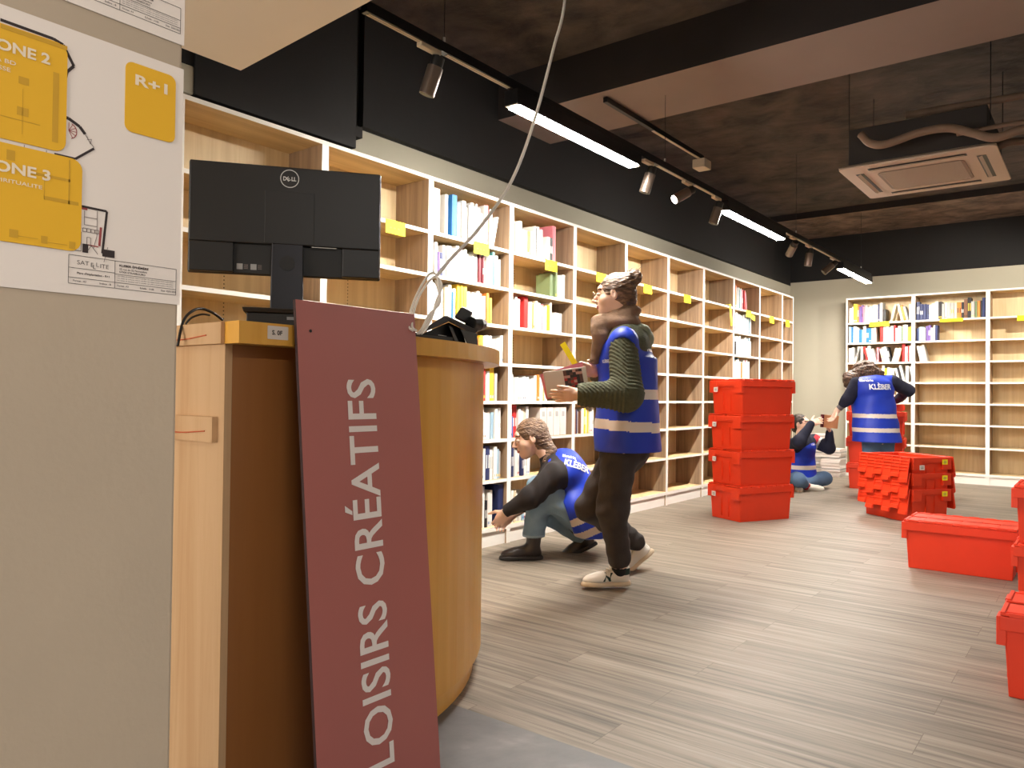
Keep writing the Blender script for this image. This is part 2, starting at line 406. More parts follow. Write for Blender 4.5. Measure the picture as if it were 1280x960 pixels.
row(M1, 5, 'w3p1w3w3w4c4w3b2w3y3^y3^y4^w3g2w3w3w3w3w3o3y3', c1, .03, .77, .225, 3, 3)
row(M1, 4, 'w4w3n2w3o4y3w3w3w3w4w4w3w3', c1, .38, .78, .2, 4, 3)
row(M1, 3, 'w3w3r5^w3w3y5^g3', c1, .48, .76, .225, 5, 3)
row(M1, 2, 'w4w3w4w3w2w3s3w3s2w3', c1, .47, .78, .225, 6, 3)
row(M1, 1, 'r3r4w2w2n5^w4w4s3g2', c1, .48, .78, .235, 7, 3)
row(M1, 0, 'd5^w3w4^k3_w3w3 n6^n4^', c1, .48, .79, .27, 8, 3)
c2 = 'bookcase behind the crouching woman'; M2 = bay_M(2)
row(M2, 7, 'w3w3c2w3c4w3_w2_o3_c3_o3_w2k2w4w3 w4_k5_p2^p3^', c2, .03, .79, .27, 11, 3)
row(M2, 6, 'p1', c2, .03, .1, .2, 12, 3)
row(M2, 6, 'e5e3w6w4', c2, .54, .78, .20, 13, 3)
row(M2, 5, 'k3_w4w3w3 r5^w3o2w3c3s4w2p2w3c3y3w2 w6_w5_', c2, .03, .79, .225, 14, 3)
row(M2, 3, 'w3w3w3w3w3w3w4w3w4w3w3o3w4y2w3w3', c2, .03, .60, .20, 15, 3)
row(M2, 2, 'p4b2_r5^w3w3c4w3', c2, .03, .30, .225, 16, 3)
row(M2, 1, 'k3n3g3w3w3n3_w4w3w3', c2, .03, .40, .225, 17, 3)
row(M2, 0, 'w3w3c3w4w3s3w4w3', c2, .03, .5, .23, 18, 3)
c3 = 'bookcase behind the standing woman'
row(bay_M(3), 2, 'k3B3n2w3B2w4y3w3y4w4w3', c3, .03, .40, .225, 21, 3)
cb0 = 'back bookcase behind the curly-haired woman'; Mb = bback_M(0)
row(Mb, 7, 'w4w2y5^o2u3u2p3g3g2w3s2w3w3n2g4^k4_ \\c3/w3/o3/g3w3y3e3y3w3e2w3g3w3g3u5^n3', cb0, .03, .80, .245, 31, 1.1)
row(Mb, 6, 's3b3w4w3b4s2w3b4b3c3w3 r4w4w3g3g3r2w3w4e2w3g3y4g4k3t4^t4^', cb0, .03, .80, .225, 32, 1.1)
row(Mb, 5, 'w4w3\\g3w3/r3/w3/w3/w3p3/g3/w3/w3/k2\\w4\\c4r4^w3r2w3w3k2', cb0, .03, .79, .225, 33, 1.1)
row(Mb, 4, 'w3w3y3w3w3c3/w3/k3/w3w4/w3/g2w3', cb0, .42, .79, .225, 34, 1.1)
row(Mb, 3, 'w3w4g2w3w3', cb0, .62, .79, .21, 35, 1.1)
cb1 = 'middle back-wall bookcase'; Mc = bback_M(1)
row(Mc, 7, 'n4n4n4n3w3w4w4k4g3w3g4g4c3o5k3B4k4^g4e3o3k2n4b4^r4^o4c3o4^r3^c3^n2', cb1, .03, .80, .245, 41, 1.1)
row(Mc, 6, 'n3s3s3w2u3u3w3w2n3', cb1, .03, .26, .205, 42, 1.1)
row(Mc, 5, '/w3/w3/g3', cb1, .03, .3, .22, 43, 1.1)
c7 = 'bookcase behind the crate stack'; M7 = bay_M(7)
row(M7, 7, 'w3k2o4^w2o4^w3w3t2w3p4p3p3r3/p3', c7, .03, .7, .25, 51, .3)
row(M7, 6, 'w4w3n2w3w4w3w3w4w4w3w4w4w4s3s3w3s3w3', c7, .03, .79, .225, 52, .3)
row(M7, 5, 'o5^B2k4_w4w3w4w3w3w4w4w3w3w4w3w3s3w3', c7, .03, .79, .225, 53, .3)
row(M7, 4, 'w3w3r3_w4w4w3t3^w3w4o3w3w4w3p3w3y2w3', c7, .03, .79, .225, 54, .3)
random.seed(5)
far = [b for b in BOOKS if b[0] < .3*.3*.1 or b[7].endswith(c7)]
near = [b for b in BOOKS if not b[7].endswith(c7)]
near.sort(key=lambda b: -b[0]); rest = near[300:] + [b for b in BOOKS if b[7].endswith(c7)]
near = near[:300]
print('BOOKS near', len(near), 'rest', len(rest))
for px, M, w, d, h, k, band, descr, lean in near:
    mb, pg = book_mesh(w, d, h, k, band)
    o = mb.build('book', [BM[k], BM[band[2]] if band else BM[k]])
    p = pg.build('pages', PAGE, o)
    o.matrix_world = M
    size = ('tall ' if h > .235 else 'low ' if h < .165 else '') + ('thick ' if w > .038 else 'slim ' if w < .02 else '')
    lab = '%s%s%s book, %s' % ('leaning ' if lean else '', size, PALN[k][0], descr)
    lab = lab.replace(' of the bookcase', ', bookcase').replace(' on the ', ', ').replace(' of the ', ', ')
    ws = lab.split()
    if len(ws) > 16: lab = lab.replace('leaning ', '').replace('tall ', '')
    tag(o, lab, 'book', 'books on the shelves')
mb = MB(); ks = list(PALN)
for px, M, w, d, h, k, band, descr, lean in rest:
    mb.M = M; b2, pg = book_mesh(w, d, h, k, band)
    mb.add(b2.v, b2.f, [ks.index(k) if q == 0 else ks.index(band[2]) for q in b2.m]); mb.add(pg.v, pg.f, len(ks))
mb.M = Matrix.Identity(4)
tag(mb.build('books', [BM[k] for k in ks]+[PAGE]), 'small far-off white, orange and pink books on the shelves behind the crate stack', 'books', None, 'stuff')

# magazine files: five white slanted card boxes in the half filled bookcase
for q in range(4):
    x = .40+q*.088; w = .082; h = .215; z = LEV[2]+.0006
    mb = MB(); y0, y1 = .02, .27
    pr = [(y0, 0), (y1, 0), (y1, h), (y1-.06, h), (y0, h*.42)] if False else [(y0,0),(y1,0),(y1,h*.42),(y0+.09,h),(y0,h)]
    n = 5; t_ = .0025
    for xa, xb in ((0, t_), (w-t_, w)):
        mb.add([(xa,y,zz) for y,zz in pr]+[(xb,y,zz) for y,zz in pr], [tuple(range(n)), tuple(range(2*n-1,n-1,-1))]+[(i,n+i,n+(i+1)%n,(i+1)%n) for i in range(n)])
    mb.box(t_, w-t_, y0, y0+t_, 0, h).box(t_, w-t_, y1-t_, y1, 0, h*.42).box(t_, w-t_, y0, y1, 0, t_)
    o = mb.build('magazine_file', PAPER)
    MB().box(w*.3, w*.7, y0-.001, y0, h*.68, h*.86).build('spine_mark', BM['g'], o)
    o.matrix_world = M2 @ Matrix.Translation((x, 0, z))
    tag(o, 'white cardboard magazine file above the crouching woman, %s from left' % ORD[q], 'magazine file', 'white magazine files')

# ================================================================== YELLOW SHELF MARKERS
def marker(M, x, lab, w=.16, h=.075, rz=0, z=2.062):
    mb = MB(); mb.box(-w/2, w/2, -.0022, -.001, -h, 0); mb.box(-w/2, w/2, -.0022, .05, 0, .0008)
    for k in range(3):                                   # faint handwriting strokes
        mb.box(-w*.3+k*w*.2, -w*.3+k*w*.2+w*.1, -.0024, -.0022, -h*.62, -h*.5, 1)
    o = mb.build('shelf_marker', [YEL, mat('pencil_grey', (190, 176, 60), .8)])
    o.matrix_world = M @ Matrix.Translation((x, 0, z+.004)) @ Matrix.Rotation(R(rz), 4, 'Y')
    tag(o, lab, 'paper label', 'yellow paper markers on the shelf edges')
for i, x, l in ((0, .52, 'yellow paper marker on the empty bookcase just right of the monitor'),
 (1, .49, 'yellow paper marker under the top books of the bookcase behind the phone'),
 (2, .49, 'yellow paper marker of the bookcase behind the crouching woman'),
 (3, .40, 'yellow paper marker left of the face of the standing woman'),
 (4, .40, 'yellow paper marker peeking out right of the hair bun'),
 (5, .42, 'yellow paper marker on the bookcase second right of the standing woman'),
 (7, .45, 'yellow paper marker under the pink books behind the crate stack'),
 (8, .42, 'yellow paper marker between the pink books and the corner bookcase'),
 (9, .2, 'yellow paper marker on the narrow bookcase next to the room corner')):
    marker(bay_M(i), x, l, h=.08 if i < 8 else .085)
marker(bay_M(6), .70, 'long yellow strip dangling askew from the shelf edge left of the filled bookcase', .05, .24, -14, 2.078)
marker(bay_M(7), .6, 'second crumpled yellow slip hanging low under the pink books', .12, .06, 6, 2.02)
marker(bback_M(0), .42, 'yellow paper marker on the back-wall bookcase above the curly-haired woman', .24, .06)
marker(bback_M(1), .43, 'yellow paper marker under the full shelf of the middle back-wall bookcase', .26, .04)
marker(bback_M(2), .42, 'yellow paper marker on the empty back-wall bookcase at the right edge', .24, .065)

# ================================================================== CRATES
def crate(lid=True, open_lid=False, L=.60, W=.40, Hh=.297, sticker=0):
    """attached-lid box, local: long side along x, origin at floor centre"""
    t = empty('storage_crate', None, 'crate')
    a, b = L/2-.012, W/2-.012; a2, b2 = L/2-.028, W/2-.025; wt = .006
    mb = MB(); Hb = Hh-.012
    # tapering hollow body
    out_lo = [(-a2,-b2,0),(a2,-b2,0),(a2,b2,0),(-a2,b2,0)]; out_hi = [(-a,-b,Hb),(a,-b,Hb),(a,b,Hb),(-a,b,Hb)]
    in_lo = [(x*.965,y*.96,.006) for x,y,_ in out_lo]; in_hi = [(x*.975,y*.965,Hb) for x,y,_ in out_hi]
    v = out_lo+out_hi+in_lo+in_hi
    f = [(3,2,1,0),(0,1,5,4),(1,2,6,5),(2,3,7,6),(3,0,4,7),(8,9,10,11),(9,8,12,13),(10,9,13,14),(11,10,14,15),(8,11,15,12),
         (4,5,13,12),(5,6,14,13),(6,7,15,14),(7,4,12,15)]
    mb.add(v, f)
    mb.build('body', RED, t, bevel=.004)
    # rim collar
    rb = MB(); A, B = L/2, W/2
    for x0,x1,y0,y1 in ((-A,A,-B,-B+.016),(-A,A,B-.016,B),(-A,-A+.016,-B+.016,B-.016),(A-.016,A,-B+.016,B-.016)):
        rb.box(x0, x1, y0, y1, Hh-.062, Hh-.012)
    rb.build('rim', RED, t, bevel=.003)
    # handle ends: skirt, two square clip housings, embossed ribs
    for sx in (-1, 1):
        hb = MB(); X = sx*A
        x0, x1 = sorted((X, X+sx*.004))
        for y0 in (-B+.004, B-.004-.085):
            hb.box(*sorted((X-sx*.022, X+sx*.008)), y0, y0+.085, Hh-.115, Hh-.014)
        hb.box(x0, x1, -B+.09, B-.09, Hh-.05, Hh-.016)
        hb.build('handle', RED_D, t, bevel=.003)
        for y in (-.045, .045):
            MB().box(*sorted((sx*(a2+.006), sx*(a2+.016))), y-.003, y+.003, .03, Hh-.10).build('rib', RED, t)
    if lid:
        for sy in (-1, 1):
            lb = MB(); e = .0
            # two lid halves meeting in a toothed line
            teeth = []; n = 6; xs = [-A+.004+(2*A-.008)*k/n for k in range(n+1)]
            for k in range(n):
                off = .018 if (k % 2 == 0) == (sy > 0) else -.018
                y_in = off*sy if sy > 0 else off*-1*-1
                yy = off if sy > 0 else off
                teeth.append((xs[k], xs[k+1], off))
            for xa, xb, off in teeth:
                if sy > 0: lb.box(xa, xb, off+.0012, B-.002, Hh-.010, Hh-.002)
                else: lb.box(xa, xb, -B+.002, off-.0012, Hh-.010, Hh-.002)
            # raised hinge beads and border ribs
            for k in range(6):
                xa = -A+.03+k*.093*(L/.6); lb.box(xa, xa+.055, sy*B-.008 if sy > 0 else -B-.002, sy*B+.002 if sy > 0 else -B+.008, Hh-.012, Hh+.003)
            for sx in (-1, 1): lb.box(*sorted((sx*(A-.004), sx*(A-.018))), *sorted((sy*.03, sy*(B-.004))), Hh-.010, Hh+.003)
            lb.box(-A+.02, A-.02, *sorted((sy*(B-.02), sy*(B-.03))), Hh-.004, Hh+.003)
            lb.build('lid_flap', RED, t, bevel=.0015, seg=1)
    if open_lid:
        for sy in (-1, 1):
            lb = MB(); n = 6; hinge = Vector((0, sy*(B+.012), Hh-.008))
            lb.M = Matrix.Translation(hinge) @ Matrix.Rotation(sy*R(9), 4, 'X')        # hangs down, flaring a little outward
            xs = [-A+.004+(2*A-.008)*k/n for k in range(n+1)]
            for k in range(n):
                d = W/2+(.02 if (k % 2 == 0) == (sy > 0) else -.02)
                lb.box(xs[k]+.001, xs[k+1]-.001, *sorted((0, sy*.005)), -d, 0)
            for r_ in range(5): lb.box(-A+.008, A-.008, *sorted((sy*.005, sy*.013)), -.012-r_*.027, -.004-r_*.027)
            for k in range(0, n+1): lb.box(xs[k]-.0035, xs[k]+.0035, *sorted((sy*.005, sy*.013)), -.17, -.004)
            for k in range(n):
                d = W/2+(.02 if (k % 2 == 0) == (sy > 0) else -.02)
                lb.box(xs[k]+.006, xs[k+1]-.006, *sorted((sy*.005, sy*.015)), -d, -d+.034)
            lb.build('lid_flap', RED, t, bevel=.0015, seg=1)
    return t
def sticker(parent, col, w, h, y, z, x, sx=-1, name='label_sticker', ink=True):
    mb = MB(); mb.box(*sorted((x, x+sx*.001)), y-w/2, y+w/2, z-h/2, z+h/2)
    if ink:
        for k in range(2): mb.box(*sorted((x, x+sx*.0016)), y-w*.3, y+w*.25, z-h*.25+k*h*.3, z-h*.12+k*h*.3, 1)
    return mb.build(name, [col, INKL], parent)
closed = crate(); WM[closed.name] = Matrix.Identity(4)
sticker(closed, PAPER, .05, .04, .115, .235-.025, -.3092, -1, 'label_sticker')
def place(o, x, y, z, deg, lab, grp):
    o.matrix_world = Matrix.Translation((x,y,z)) @ Matrix.Rotation(R(deg), 4, 'Z'); o['label'] = lab; o['group'] = grp
th = 63; l = Vector((math.cos(R(th)), math.sin(R(th)))); s_ = Vector((-l.y, l.x)); C0 = Vector((-2.415, 6.226))-l*.045-s_*.035
def crate_at(corner, deg): 
    l = Vector((math.cos(R(deg)), math.sin(R(deg)))); s_ = Vector((-l.y, l.x)); c = Vector(corner)+l*.272+s_*.175; return c.x, c.y
used = False
G1 = 'tall stack of closed red crates'
cx, cy = crate_at((-2.415, 6.226), th)
for k, (dx, dy, dd) in enumerate(((0,0,0),(.004,.003,-.6),(.003,-.006,.8),(.008,.002,1.2))):
    o = closed if not used else copy_tree(closed); used = True
    place(o, cx+dx, cy+dy, k*.3, th+dd, ('bottom','second from bottom','third from bottom','topmost')[k]+' red crate of the tall stack in front of the shelves' if k else 'bottom red crate of the tall stack, standing on the floor', G1)
plain = crate()
# long side along the picture, right of centre
place(plain, -.7, 5.46, 0, 0, 'single closed red crate on the floor in front of the nested crates', 'loose red crates')
o = copy_tree(plain); place(o, .0, 3.40, 0, 0, 'closed red crate on the floor at the lower right picture edge', 'loose red crates')
for k in range(2):
    o = copy_tree(plain); place(o, -.385+.30, 4.76+.2, k*.304, 0, ('lower','upper')[k]+' of two stacked red crates cut by the right picture edge', 'pair of crates at the right edge')
# nested, lids hanging open
C1 = at(1140, 654, 1); C1 = CAM+(C1-CAM)*(CAM.z/(CAM.z-C1.z))
nx, ny = crate_at((C1.x, C1.y), 53)
def nested():
    o = crate(False, True); M = Matrix.Identity(4); WM[o.name] = M
    sticker(o, YEL, .055, .042, -.125, .245, -.3092, -1, 'yellow_sticker', True)
    sticker(o, YEL, .055, .042, -.125, .245, .3092, 1, 'yellow_sticker', True)
    return o
nst = nested()
NZ = .135
l = Vector((math.cos(R(143)), math.sin(R(143))))
c = Vector((C1.x, C1.y)) + l*.272 + Vector((-l.y, l.x))*-.175
for k in range(3):
    o = nst if k == 0 else copy_tree(nst)
    place(o, c.x, c.y, k*NZ, 143, ('bottom','middle','topmost')[k]+' of three nested open red crates with lids hanging down', 'nested open red crates')
    if k == 0: pass
sticker(o, PAPER, .05, .04, .11, .20, -.3092, -1, 'address_sticker')
# stack behind the curly haired woman
dk = copy_tree(plain)
place(dk, -2.12, 9.68, 0, 8, 'bottom red crate of the stack at the back wall behind the standing curly-haired woman', 'crate stack at the back wall')
o = copy_tree(plain); place(o, -2.125, 9.685, .304, 8, 'second red crate of the stack behind the curly-haired woman', 'crate stack at the back wall')
o = crate(False, False)
place(o, -2.12, 9.68, .608, 8, 'topmost open red crate, partly hidden by the blue vest of the curly-haired woman', 'crate stack at the back wall')
for sy in (-1, 1):       # its lid halves stand up
    lb = MB(); lb.prism(rrect(-.285, .285, 0, .075, .03), 0, .008)
    q = lb.build('lid_flap', RED_D, None); q.parent = o; q.matrix_parent_inverse = Matrix.Identity(4)
    q.matrix_local = Matrix.Translation((0, sy*.19, .295)) @ Matrix.Rotation(R(90), 4, 'X'); WM[q.name] = q.matrix_world.copy()
# ================================================================== COUNTER
CC, RT, RBODY, HT, TT = Vector((-2.87, 1.5)), 1.295, 1.235, 1.21, .052
XB = CC.x+RBODY; XT = CC.x+RT
def counter_outline(r_out, r_in, y_start, n=28):
    pts = [(CC.x+r_out, y_start)]
    pts += [(CC.x+r_out*math.cos(R(90*k/n)), CC.y+r_out*math.sin(R(90*k/n))) for k in range(n+1)]
    pts += [(CC.x+r_in*math.cos(R(90*k/n)), CC.y+r_in*math.sin(R(90*k/n))) for k in range(n, -1, -1)]
    pts += [(CC.x+r_in, y_start)]
    return pts
def strip(mb, outer, z0, z1, mi=0):      # prism of a concave crescent, in quads
    n = len(outer)//2
    for i in range(n-1):
        a, b = outer[i], outer[i+1]; c_, d = outer[-2-i], outer[-1-i]
        mb.add([(*a,z0),(*b,z0),(*c_,z0),(*d,z0),(*a,z1),(*b,z1),(*c_,z1),(*d,z1)],
               [(3,2,1,0),(4,5,6,7),(0,1,5,4),(2,3,7,6)]+([(3,0,4,7)] if i == 0 else [])+([(1,2,6,5)] if i == n-2 else []), mi)
counter = empty('counter', 'curved varnished beech service counter with a rounded front', 'counter', (-1.8, 1.4, 0))
mb = MB(); strip(mb, counter_outline(RT, RT-.62, 1.0), HT-TT, HT); mb.build('worktop', BEECH, counter)
mb = MB(); strip(mb, counter_outline(RBODY, RBODY-.025, 1.47), .085, HT-TT-.0005); mb.build('front_panel', BEECH, counter)
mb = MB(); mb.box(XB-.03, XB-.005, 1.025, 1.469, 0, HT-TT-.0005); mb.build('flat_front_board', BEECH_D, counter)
mb = MB(); strip(mb, counter_outline(RBODY-.03, RBODY-.05, 1.47), 0, .085); mb.build('plinth', BEECH, counter)
mb = MB(); mb.box(XB-.60, XB-.004, 1.005, 1.024, 0, HT-TT-.0005); mb.build('end_panel', PLY, counter)
# raw battens screwed to the open end, with red crayon strokes
RC = mat('red_crayon', (196, 96, 60), .8)
for z0, z1 in ((HT-.052, HT-.001), (.925, .985)):
    b = MB().box(XB-.60, XB+.001 if z1 > 1.1 else XB-.03, .990, 1.0045 if z1 < 1.1 else .9995, z0, z1).build('batten', PLY, counter)
    pts = [Vector((XB-.46+.04*k, .9885, (z0+z1)/2+.006*math.sin(k*.7)-.0008*k)) for k in range(11)]
    MB().tube(pts, .0016, 5).build('crayon_stroke', RC, b)
mb = MB()
for z in (.35, .75): strip(mb, counter_outline(RBODY-.03, RBODY-.5, 1.03), z, z+.02)
mb.build('inner_shelf', PLY, counter)
pt = MB(); P0 = Vector((XT+.0006, 1.075, HT-.038))
flat(pt, rrect(0, .058, 0, .032, .002), P0, (0,1,0), (0,0,1), 0, .0006)
put_text(pt, 'S. 0F', P0+Vector((.0006, .012, .011)), (0,1,0), (0,0,1), height=.011, bold=.03, mi=1)
pt.build('price_tag', [PAPER, INK], counter)

# ================================================================== LEANING SIGN
TL = Vector((XT+.006, 1.14, 1.262)); 
MAR = mat('maroon_lacquered_board', (180, 108, 102), .38, var=.02, scale=4)
MARE = mat('dark_board_edge', (58, 34, 36), .6)
SW, SL = .405, 1.272
lean = math.asin(.125/SL)
ex = Vector((0, 1, 0)); ez = Vector((-math.sin(lean), 0, math.cos(lean)))     # board up
nrm = ex.cross(ez)                                                            # towards the room
sgn = empty('leaning_sign', 'long maroon sign board leaning upright against the counter, reads LOISIRS CREATIFS', 'sign', (TL.x+.125, TL.y+SW/2, 0))
o0 = Vector((TL.x+.125+.012, TL.y, 0.006))
def bp_(x, z, d): return o0+ex*x+ez*z+nrm*d
mb = MB(); mb.hexa([bp_(0,0,-.010), bp_(SW,0,-.010), bp_(SW,0,0), bp_(0,0,0)], [bp_(0,SL,-.010), bp_(SW,SL,-.010), bp_(SW,SL,0), bp_(0,SL,0)], [1,1,1,1,0,1])
MB.build(mb, 'board', [MAR, MARE], sgn)
mb = MB(); LET = mat('white_sign_lettering', (246, 238, 234), .5)
put_text(mb, 'LOISIRS CR\u00c9ATIFS', bp_(.238, SL-.190-.985, .0004), ez, -ex, width=.985, height=.098, bold=.012, th=-.0012 if False else .001, spacing=1.02)
mb.build('lettering', LET, sgn)
mb = MB(); c0 = bp_(.04, SL-.075, .0006)
mb.tube([c0, c0+nrm*.0008], .004, 12); mb.build('screw_hole', DARK, sgn)

# ================================================================== DRAWINGS ON THE COLUMN
def sheet(name_lab, z0, z1, y0, y1):
    return empty('poster', name_lab, 'poster', (-.928, (y0+y1)/2, z0))
px_ = -.9275
def O(y, z): return Vector((px_, y, z))
EY, EZ = (0,1,0), (0,0,1)
p1 = sheet('white floor-plan sheet with yellow ZONE 2, ZONE 3 and R+1 boxes', 1.155, 1.455, .082, .504)
mb = MB(); flat(mb, [(0,0),(.4255,0),(.4255,.300),(0,.300)], O(.0785, 1.155), EY, EZ, 0, .0006); mb.build('sheet', PAPER, p1)
def tpoly(pts, col=0): return pts
mb = MB(); o_ = Vector((px_+.0007, 0, 0))
def seg(a, b, w, mi=0, th=.0003): line2(mb, a, b, w, o_, EY, EZ, mi, th)
def chain(ps, w, mi=0):
    for a, b in zip(ps, ps[1:]): seg(a, b, w, mi)
# plan walls showing beside the yellow boxes
chain([(.300,1.438),(.352,1.437),(.362,1.434),(.3735,1.414),(.3665,1.405),(.364,1.392),(.352,1.32)], .0032)
chain([(.352,1.354),(.369,1.353),(.381,1.347),(.387,1.340)], .0034)
chain([(.355,1.309),(.377,1.309),(.397,1.326)], .0026)
seg((.3745,1.309),(.3745,1.262), .0026)
chain([(.366,1.257),(.4125,1.256),(.4128,1.2555),(.4085,1.206)], .0026)
for y, z, w_, h_ in ((.3865,1.204,.0062,.010),(.4085,1.2025,.014,.0085)):
    flat(mb, [(y,z),(y+w_,z),(y+w_,z+h_),(y,z+h_)], o_, EY, EZ, 0, .0004)
mb.build('plan_walls', INK, p1)
mb = MB()
chain([(.372,1.308),(.372,1.303),(.350,1.303)], .0007)
chain([(.387,1.340),(.391,1.334),(.397,1.327)], .0006); chain([(.389,1.334),(.394,1.336),(.393,1.330),(.389,1.338)], .0005)
mb.build('plan_lines', INKL, p1); mb = MB()
chain([(.388,1.245),(.402,1.245)], .0006); chain([(.388,1.252),(.388,1.236),(.402,1.236)], .0006)
chain([(.402,1.254),(.402,1.225),(.3985,1.21)], .0006)
for k in range(4):
    y = .3865+k*.0045; chain([(y,1.228),(y+.004,1.228),(y+.004,1.232),(y,1.232),(y,1.228)], .0006)
chain([(.391,1.213),(.395,1.213),(.395,1.222),(.391,1.222),(.391,1.213)], .0006)
chain([(.385,1.227),(.385,1.205),(.378,1.205)], .0006); chain([(.392,1.206),(.396,1.213),(.4035,1.204)], .0006)
chain([(.4145,1.214),(.4105,1.196)], .0005)
mb.build('plan_lines', INKL, p1); mb = MB()
chain([(.300,1.307),(.350,1.307)], .0005); seg((.325,1.311),(.325,1.305), .0006); seg((.347,1.311),(.347,1.305), .0006)
mb.build('plan_lines', INKL, p1)
mb = MB()
for k in range(6):
    a = R(-60+k*30); seg((.3695,1.3395),(.3695+.0085*math.cos(a), 1.3395+.009*math.sin(a)), .0006)
chain([(.3695+.0085*math.cos(R(a)), 1.3395+.009*math.sin(R(a))) for a in range(-70, 80, 20)], .0009)
seg((.384,1.2545),(.391,1.2542), .0026); chain([(.391,1.2135),(.404,1.2128)], .0012); seg((.4065,1.236),(.405,1.214), .0025)
mb.build('plan_stair', INKR, p1)
YB1 = mat('ochre_print', (224, 172, 34), .75); YB2 = mat('ochre_print_dark', (196, 150, 36), .75)
def ybox(y0, y1, z0, z1, r=.010, marks=()):
    mb = MB(); flat(mb, rrect(y0, y1, z0, z1, r), Vector((px_+.0011,0,0)), EY, EZ, 0, .0004)
    for (a,b,c_,d) in marks: flat(mb, [(a,c_),(b,c_),(b,d),(a,d)], Vector((px_+.0016,0,0)), EY, EZ, 1, .0001)
    return mb.build('yellow_box', [YB1, YB2], p1)
ybox(.431, .4935, 1.357, 1.4415, .009)
ybox(.17, .3665, 1.3125, 1.4345, .012, [(.318,.328,1.376,1.384),(.317,.328,1.342,1.351),(.352,.358,1.322,1.40),(.30,.366,1.429,1.4335),(.17,.34,1.336,1.337),(.322,.3225,1.322,1.371)])
ybox(.17, .3845, 1.2035, 1.3085, .012, [(.335,.372,1.281,1.284),(.345,.381,1.256,1.260),(.308,.316,1.291,1.302),(.312,.3205,1.209,1.2175),(.343,.3495,1.2075,1.2155),(.372,.3785,1.206,1.214),(.37,.3715,1.256,1.306),(.32,.34,1.211,1.2117),(.35,.37,1.209,1.2097),(.345,.3455,1.256,1.283)])
mb = MB(); ot = px_+.0019
def wr(body, y, z, h=None, w=None, bold=.03, mi=0): put_text(mb, body, Vector((ot, y, z)), EY, EZ, width=w, height=h, bold=bold, mi=mi, th=.0002)
for args in (('R+1', .4425, 1.416, .0125, .040), ('ZONE 2', .283, 1.4065, .0115, .0655), ('ZONE 3', .283, 1.2775, .0115, .068)):
    mb = MB(); wr(*args); mb.build('zone_lettering', mat('cream_print', (230, 214, 190), .8), p1)
mb = MB()
wr('MANGA BD', .270, 1.3935, .0045, .045, .01); wr('JEUNESSE', .275, 1.385, .0045, .035, .01)
wr('SPIRITUALITE', .295, 1.2665, .0042, .048, .01)
mb.build('small_lettering', mat('cream_print', (230, 214, 190), .8), p1)
def titleblock(parent, y0, y1, z1, mir=1):
    global mb
    h = .0325; z0 = z1-h; ym = y0+(y1-y0)*.405
    mb = MB()
    for a, b in (((y0,z0),(y1,z0)),((y0,z1),(y1,z1)),((y0,z0),(y0,z1)),((y1,z0),(y1,z1)),((ym,z0),(ym,z1)),((y0,z0+.018),(ym,z0+.018)),((y0,z0+.007),(y1,z0+.007)),((ym,z0+.017),(y1,z0+.017))):
        line2(mb, a, b, .0004, o_, EY, EZ, 0, .0003)
    def w(body, y, z, h_, wd, bold=.01, mi=0): put_text(mb, body, Vector((px_+.0008, y, z)), EY, EZ, width=wd, height=h_, bold=bold, th=.0003)
    w('SAT', y0+.009, z0+.0225, .0050, .0130, -.005); w('E', y0+.0240, z0+.0215, .0050, .0028, -.005); w('L', y0+.0265, z0+.0195, .0050, .0028, -.005)
    w('L', y0+.0300, z0+.0225, .0050, .0028, -.005); w('ITE', y0+.0345, z0+.0215, .0050, .0095, -.005)
    w("Plans d'implantation - R+1", y0+.009, z0+.0115, .0024, .036, .02)
    w('Format : A3', y0+.005, z0+.0025, .0022, .014); w('Indice : B', y0+.034, z0+.0025, .0022, .013)
    w('KLEBER \u00c9PH\u00c9M\u00c8RE', ym+.005, z0+.0265, .0025, .035, .03)
    w('25 rue du 22 Novembre', ym+.005, z0+.0225, .0022, .033); w('67000 STRASBOURG', ym+.005, z0+.019, .0022, .031)
    for k in range(3): w("les c\u00f4tes et niveaux sont \u00e0 v\u00e9rifier sur place avant toute ex\u00e9cution", ym+.003, z0+.0143-k*.0026, .0015, (y1-ym)-.007, .0)
    w('Format : A3', ym+.003, z0+.0025, .0022, .013); w('Echelle : 1/100', ym+.030, z0+.0025, .0022, .017); w('Date : 02/01/2025', ym+.056, z0+.0025, .0022, .019)
    return mb.build('title_block', INK, parent)
titleblock(p1, .372, .4985, 1.1995)
p2 = sheet('upper white plan sheet on the column, cut by the top picture edge', 1.485, 1.785, .082, .504)
mb = MB(); flat(mb, [(0,0),(.4255,0),(.4255,.300),(0,.300)], O(.0785, 1.485), EY, EZ, 0, .0006); mb.build('sheet', PAPER, p2)
titleblock(p2, .372, .4985, 1.531)
mb = MB(); chain([(.2,1.62),(.35,1.62),(.42,1.70),(.30,1.75),(.2,1.74),(.2,1.62)], .003); mb.build('plan_walls', INK, p2)

